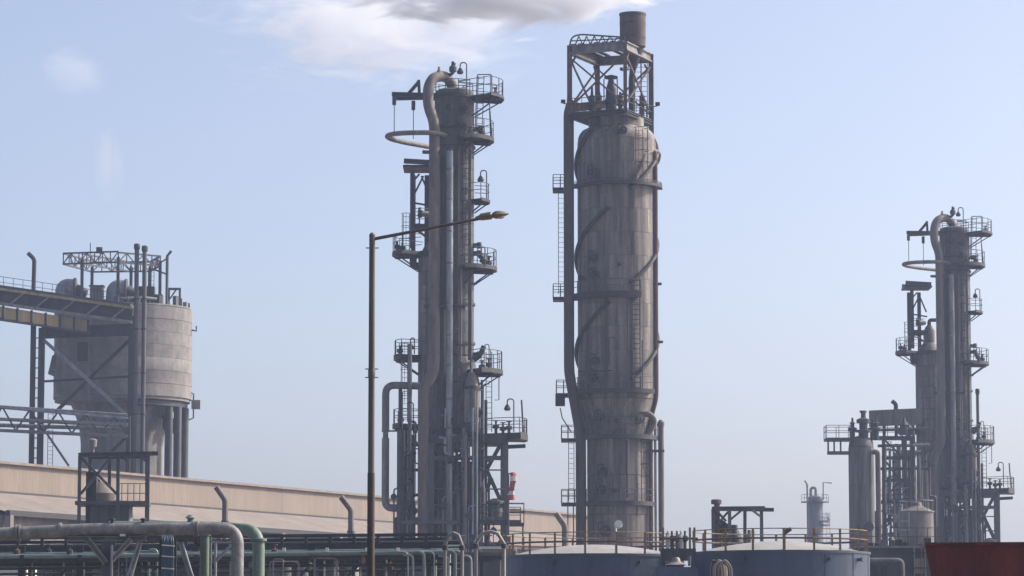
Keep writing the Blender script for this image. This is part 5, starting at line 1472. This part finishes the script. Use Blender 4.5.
# lagged bends at the foot of the column
def lagged(x0, x1, yt, lab, D):
    T = Thing('lagged_bend', lab, 'pipe', D, (x0 + x1) / 2, yref=540)
    k = T.k; r = 1.9 * k
    w = x1 - x0
    T.add('pipe', MB().path([(T.x(x0), 0, 0), T.p(x0, yt + 12, 0), T.p(x0 + w * 0.22, yt + 2, 0), T.p(x0 + w * 0.5, yt, 0), T.p(x0 + w * 0.78, yt + 2, 0), T.p(x1, yt + 12, 0), (T.x(x1), 0, 0)], r, n=10), 'pipe')
    for x in (x0, x1):
        q = T.p(x, yt + 17, 0)
        T.add('flange', MB().lathe(tuple(q), [(r, 0), (r * 1.5, 0.02), (r * 1.5, 0.16), (r, 0.18)], 12), 'steel')
lagged(445, 462, 533, 'silver lagged pipe bend under the bright riser pipe', 127)
lagged(476, 504, 531.5, 'wide silver lagged pipe bend beside the beige plant room', 126)
def cross_pipe():
    T = Thing('header_pipe', 'dark horizontal header pipe with valves between the lagged bends', 'pipe', 225, 485, yref=545)
    T.add('pipe', MB().path([(T.x(452), 0, 0), T.p(452, 546, 0), T.p(514, 545, 0), (T.x(514), 0, 0)], 0.22, n=10, bend=0.4), 'steel_mid')
    for x in (460, 474, 488, 501):
        q = T.p(x, 545.5, 0)
        T.add('valve', MB().lathe(tuple(q), [(0.3, -0.25), (0.34, 0.1), (0.12, 0.35), (0.12, 0.6), (0.3, 0.62), (0.3, 0.7)], 10), 'steel')
    C = Thing('process_vessel', 'squat grey vessel behind the end of the pipe rack', 'vessel', 230, 436, yref=545)
    z = C.z(540)
    C.add('body', MB().lathe((0, 0, 0), [(1.6, 0), (1.6, z - 0.6), (1.2, z - 0.15), (0.4, z)], 20), 'steel_mid')
    C.add('nozzle', MB().tube((0, 0, z - 0.1), (0, 0, z + 0.4), 0.25, n=8), 'steel')
    C2 = Thing('pale_vessel', 'pale beige rounded vessel lying by the plant room', 'vessel', 160, 487, yref=565)
    z = C2.z(573)
    C2.add('shell', MB().path([(C2.x(478), 0, z - 0.5), (C2.x(497), 0, z - 0.5)], 0.5, n=16), 'white')
    for x in (482, 493): C2.add('saddle', MB().box((C2.x(x), 0, (z - 0.95) / 2 + 0.03), (0.25, 0.8, z - 0.95)), 'steel', smooth=False)
cross_pipe()

# ------------------------------------------------------------------ foreground pipes
def foreground():
    T = Thing('large_pipe', 'large dusty grey pipe crossing on a braced post and bending down beside green pipes', 'pipe', 84, 120, yref=550)
    k = T.k
    T.add('pipe', MB().path([T.p(-60, 537, 0), T.p(90, 529.5, 0), T.p(200, 528.5, 0), T.p(237.5, 528.5, 0), (T.x(237.5), 0, 0)], 6.3 * k, n=24, bend=0.42, steps=8), 'fore_pipe')
    for x in (60, 168):
        y = 529.3
        q = T.p(x, y, 0)
        T.add('seam_band', MB().tube(q - Vector((0.03, 0, 0)), q + Vector((0.03, 0, 0)), 6.6 * k, n=24), 'fore_pipe')
    for (x, y) in ((18, 532.8), (196, 528.6)):
        q = T.p(x, y, 0)
        for off in (-0.035, 0.035):
            T.add('flange', MB().tube(q + Vector((off - 0.02, 0, 0)), q + Vector((off + 0.02, 0, 0)), 8.2 * k, n=24), 'fore_pipe')
    for y in (549, 566):
        q = T.p(237.5, y, 0)
        T.add('weld_bead', MB().lathe(tuple(q), [(6.3 * k, -0.012), (6.5 * k, 0), (6.3 * k, 0.012)], 24), 'fore_pipe')
    for x in (112, 143):
        q = T.p(x, 522.6, 0)
        T.add('drain_boss', MB().lathe(tuple(q), [(0.05, -0.05), (0.05, 0.06), (0.08, 0.065), (0.08, 0.1), (0.03, 0.11)], 10), 'steel')
    P = Thing('pipe_support', 'grey steel post with splayed braces carrying the large dusty pipe', 'pipe support', 84, 107, yref=560)
    zt = P.z(536.2)
    P.add('post', MB().ibeam((P.x(106.5), 0, 0), (P.x(106.5), 0, zt - 0.12), 0.24, 0.2, 0.03), 'steel_mid', smooth=False)
    P.add('cross_beam', MB().ibeam((P.x(66), 0, zt - 0.06), (P.x(146), 0, zt - 0.06), 0.2, 0.12, 0.02), 'pipe', smooth=False)
    P.add('brace', MB().ibeam(P.p(106, 563, -0.15), P.p(87, 539, -0.15), 0.16, 0.14, 0.03), 'pipe', smooth=False)
    P.add('brace', MB().ibeam(P.p(112, 560, -0.15), P.p(131, 539, -0.15), 0.14, 0.12, 0.03), 'pipe', smooth=False)
    P.add('conduit', MB().tube((P.x(111.8), -0.22, 0), P.p(111.8, 545, -0.22), 0.035, n=8), 'galv')
    P.add('saddle', MB().box((P.x(123), -0.05, zt + 0.02), (0.12, 0.3, 0.06)), 'white', smooth=False)
    B = Thing('strut_frame', 'pair of thin raking struts under the large pipe, either side of blue cables', 'steel frame', 85.5, 160, yref=560)
    for a, b in (((139, 540), (124, 590)), ((141.5, 540), (128, 590)), ((178, 540), (194, 590)), ((181, 540), (197, 590))):
        e = B.p(b[0], b[1], 0); d = (B.p(a[0], a[1], 0) - e); d = d / d.z
        B.add('strut', MB().tube(B.p(a[0], a[1], 0), Vector((e.x - d.x * e.z, 0, 0)), 0.035, n=8), 'galv')
    B.add('cross_bar', MB().beam(B.p(134, 539.5, 0), B.p(206, 539.5, 0), 0.12, 0.1), 'steel_mid', smooth=False)
    B.add('curved_hanger', MB().path([B.p(195, 541, 0), B.p(203, 546, 0), (B.x(206), 0, 0)], 0.07, n=8, bend=0.2), 'steel')
    C = Thing('cable_bundle', 'bundle of blue cables draped over a rail beneath the large pipe', 'cables', 83, 168, yref=560)
    for i in range(7):
        x = 162.5 + i * 1.75
        C.add('cable', MB().path([C.p(x - 4, 536.5, 0.12), C.p(x - 1, 535.5, 0.0), C.p(x, 541, -0.1 - 0.01 * (i % 2)), (C.x(x + random.uniform(-.5, .5)), -0.1, 0)], 0.022, n=7, bend=0.12), 'cable')
    for y in (545, 556, 568):
        C.add('tie', MB().beam(C.p(161.5, y, -0.13), C.p(174.5, y + 1, -0.13), 0.02, 0.03), 'white', smooth=False)
    C.add('tray', MB().box((C.x(168), 0.0, C.z(560) / 2 + 0.3), (0.42, 0.06, C.z(536) - 0.2)), 'steel', smooth=False)
    G = Thing('green_pipe', 'upright pale green pipe with flange tucked behind the large grey pipe', 'pipe', 85, 204, yref=560)
    G.add('pipe', MB().tube((G.x(204.5), 0.05, 0), G.p(204.5, 532.5, 0.05), 4.6 * G.k, n=20), 'green')
    q = G.p(204.5, 536, 0.05)
    G.add('flange', MB().lathe(tuple(q), [(4.6 * G.k, 0), (6.2 * G.k, 0.01), (6.2 * G.k, 0.06), (4.6 * G.k, 0.07)], 20), 'green')
    G.add('conduit', MB().tube((G.x(210.5), -0.08, 0), G.p(210.5, 537, -0.08), 0.03, n=8), 'green')
    G2 = Thing('green_elbow', 'pale green elbow pipe turning down at the end of the large grey pipe', 'pipe', 87, 258, yref=560)
    k = G2.k
    G2.add('pipe', MB().path([G2.p(110, 527.0, 3.0), G2.p(210, 527.5, 1.2), G2.p(258.5, 530.3, 0), (G2.x(258.5), 0, 0)], 6.2 * k, n=24, bend=0.5, steps=8), 'green')
    q = G2.p(258.5, 541.5, 0)
    G2.add('flange', MB().lathe(tuple(q), [(6.2 * k, 0), (8.2 * k, 0.01), (8.2 * k, 0.07), (6.2 * k, 0.08)], 24), 'green')
    q = G2.p(190, 519.5, 1.4)
    G2.add('vent_valve', MB().lathe(tuple(q), [(0.08, -0.1), (0.08, 0.02), (0.14, 0.04), (0.05, 0.12)], 10), 'green')
    S = Thing('thin_stand', 'thin pale steel stand between the green pipe and grey bend', 'pipe support', 84.5, 222, yref=560)
    S.add('post', MB().tube((S.x(215.5), 0, 0), S.p(215.5, 541, 0), 0.035, n=8), 'galv')
    S.add('brace', MB().tube(S.p(216, 561, 0), S.p(231, 545, 0), 0.04, n=8), 'galv')
    S.add('cross_bar', MB().beam(S.p(211, 541.5, 0), S.p(232, 541.5, 0), 0.05), 'galv', smooth=False)
foreground()

# ------------------------------------------------------------------ street lamp
def street_lamp():
    T = Thing('street_lamp', 'tall dark street lamp with one long slanting arm before the arched pipe column', 'street lamp', 72, 371.5, yref=400)
    k = T.k
    z1, zm = T.z(236), T.z(473)
    T.add('pole_base', MB().tube((0, 0, 0), (0, 0, zm), 4.0 * k, 3.7 * k, n=16), 'pole_low')
    T.add('pole', MB().tube((0, 0, zm - 0.01), (0, 0, z1), 3.3 * k, 3.0 * k, n=16), 'pole')
    T.add('pole_cap', MB().lathe((0, 0, z1), [(3.1 * k, -0.02), (3.1 * k, 0.03), (1.6 * k, 0.07)], 14), 'pole')
    T.add('sleeve', MB().lathe((0, 0, T.z(378)), [(3.2 * k, 0), (3.6 * k, 0.02), (3.6 * k, 0.17), (3.2 * k, 0.19)], 16), 'pole')
    for y in (248, 369, 377.5):
        q = T.p(372, y)
        T.add('cross_pin', MB().tube((-6.5 * k, 0, q.z), (6.5 * k, 0, q.z), 0.012, n=6), 'pole')
    arm_a = Vector((1.5 * k, 0, T.z(239))); arm_b = T.p(480, 218.6, 0)
    T.add('arm', MB().tube(arm_a, arm_b, 1.75 * k, 1.5 * k, n=12), 'pole')
    # luminaire: gear box and flattened optic
    d = (T.p(509, 214.5, 0) - T.p(475, 219, 0)).normalized()
    a0 = T.p(475, 218.2, 0)
    prof = [(0.0, 1.5, 1.4), (4, 2.9, 2.4), (6, 4.6, 4.2), (16, 4.8, 4.6), (17.5, 3.6, 2.8), (21, 5.6, 4.6), (26, 5.2, 4.2), (31, 2.8, 2.2), (34.5, 0.5, 0.5)]
    vs, fs = [], []; n = 16
    sgn = Vector((0, 1, 0)); nrm = d.cross(sgn).normalized()
    if nrm.z < 0: nrm = -nrm
    for t, w, h in prof:
        c = a0 + d * (t * k)
        for j in range(n):
            a = 2 * math.pi * j / n
            vs.append(c + sgn * (w * k * 1.3 * math.cos(a)) + nrm * (h * k * (1.0 if math.sin(a) > 0 else 0.75) * math.sin(a)))
    for i in range(len(prof) - 1):
        for j in range(n):
            j2 = (j + 1) % n; fs.append((i * n + j, i * n + j2, (i + 1) * n + j2, (i + 1) * n + j))
    fs.append(tuple(range(n))); fs.append(tuple((len(prof) - 1) * n + j for j in range(n)))
    h = T.add('lamp_head', MB().add(vs, fs), 'lamp')
    c = a0 + d * (25 * k) - nrm * (2.4 * k)
    T.add('lens', MB().lathe(tuple(c), [(0.02, -0.035), (0.07, -0.02), (0.1, 0.01), (0.1, 0.03)], 14), 'glass', h)
street_lamp()

# ------------------------------------------------------------------ haze and smoke
def haze():
    x0, x1, y0, y1, z0, z1 = -3600, 3600, -320, 5600, -1.0, 60.0
    o = link('haze', MB().box(((x0 + x1) / 2, (y0 + y1) / 2, (z0 + z1) / 2), (x1 - x0, y1 - y0, z1 - z0)).mesh('haze', False), None)
    m = bpy.data.materials.new('haze_air'); m.use_nodes = True
    nt = m.node_tree
    nt.nodes.remove(nt.nodes['Principled BSDF'])
    v = nt.nodes.new('ShaderNodeVolumePrincipled')
    v.inputs['Color'].default_value = (0.58, 0.70, 1.0, 1)
    v.inputs['Density'].default_value = 0.00028
    v.inputs['Anisotropy'].default_value = 0.2
    nt.links.new(v.outputs[0], nt.nodes['Material Output'].inputs['Volume'])
    o.data.materials.append(m)
    o['kind'] = 'stuff'
    o['label'] = 'pale blue haze hanging over the whole plant'; o['category'] = 'haze'
haze()

def smoke(name, label, D, x, y, w, h, dens, seed, lo=0.5, hi=0.72, depth=None, col_=(0.985, 0.985, 0.99)):
    """a body of vapour: closed ellipsoid whose density is broken up by noise and falls off to its edge"""
    k = D / FPX
    c = Vector(((x - 512) * k, D, EYE + D * math.tan(PITCH + math.atan((288 - y) / FPX))))
    bm = bmesh.new(); bmesh.ops.create_icosphere(bm, subdivisions=3, radius=1.0)
    me = bpy.data.meshes.new(name); bm.to_mesh(me); bm.free()
    o = link(name, me, None)
    o.location = c; o.scale = (w * k / 2, (depth or h * k) / 2, h * k / 2)
    m = bpy.data.materials.new(name + '_vapour'); m.use_nodes = True
    nt = m.node_tree; N, L = nt.nodes, nt.links
    N.remove(N['Principled BSDF'])
    v = N.new('ShaderNodeVolumePrincipled')
    v.inputs['Color'].default_value = (*col_, 1)
    v.inputs['Anisotropy'].default_value = 0.25
    tc = N.new('ShaderNodeTexCoord')
    ln = N.new('ShaderNodeVectorMath'); ln.operation = 'LENGTH'
    L.new(tc.outputs['Object'], ln.inputs[0])
    gm = N.new('ShaderNodeNewGeometry')
    n1 = N.new('ShaderNodeTexNoise'); n1.inputs['Scale'].default_value = 0.06
    n1.inputs['Detail'].default_value = 8; n1.inputs['Roughness'].default_value = 0.66; n1.inputs['Distortion'].default_value = 1.1
    mp = N.new('ShaderNodeMapping'); mp.inputs['Location'].default_value = (seed * 31.0, seed * 17.0, seed * 7.0)
    mp.inputs['Scale'].default_value = (0.55, 1.0, 1.7) if w > h else (1.5, 1.5, 0.9)
    L.new(gm.outputs['Position'], mp.inputs['Vector']); L.new(mp.outputs[0], n1.inputs['Vector'])
    fall = N.new('ShaderNodeMapRange'); fall.inputs['From Min'].default_value = 0.25; fall.inputs['From Max'].default_value = 1.0
    fall.inputs['To Min'].default_value = 0.0; fall.inputs['To Max'].default_value = 0.34
    L.new(ln.outputs['Value'], fall.inputs['Value'])
    sb = N.new('ShaderNodeMath'); sb.operation = 'SUBTRACT'
    L.new(n1.outputs['Fac'], sb.inputs[0]); L.new(fall.outputs[0], sb.inputs[1])
    mr = N.new('ShaderNodeMapRange'); mr.inputs['From Min'].default_value = lo - 0.12; mr.inputs['From Max'].default_value = hi - 0.12
    mr.inputs['To Min'].default_value = 0.0; mr.inputs['To Max'].default_value = dens
    L.new(sb.outputs[0], mr.inputs['Value'])
    L.new(mr.outputs[0], v.inputs['Density'])
    L.new(v.outputs[0], N['Material Output'].inputs['Volume'])
    m.cycles.volume_step_rate = 0.3
    o.data.materials.append(m)
    o['kind'] = 'stuff'; o['label'] = label; o['category'] = 'smoke'
    return o
smoke('smoke_plume', 'thick grey and white smoke plume drifting across the sky behind the columns', 900, 505, -6, 430, 96, 0.26, 1.0, lo=0.44, hi=0.55, depth=44, col_=(0.90, 0.92, 0.965))
smoke('steam_cloud', 'soft white steam cloud trailing below the thick smoke plume', 980, 362, 22, 450, 185, 0.06, 2.0, lo=0.44, hi=0.60, depth=46, col_=(0.965, 0.975, 1.0))
smoke('steam_wisp', 'faint upright wisp of steam in the clear sky over the silo', 950, 102, 162, 44, 110, 0.04, 3.0, lo=0.44, hi=0.64, depth=20, col_=(0.965, 0.97, 1.0))
smoke('steam_puff', 'faint flat puff of steam high over the conveyor', 950, 66, 72, 120, 70, 0.02, 4.0, lo=0.47, hi=0.64, depth=25, col_=(0.965, 0.97, 1.0))
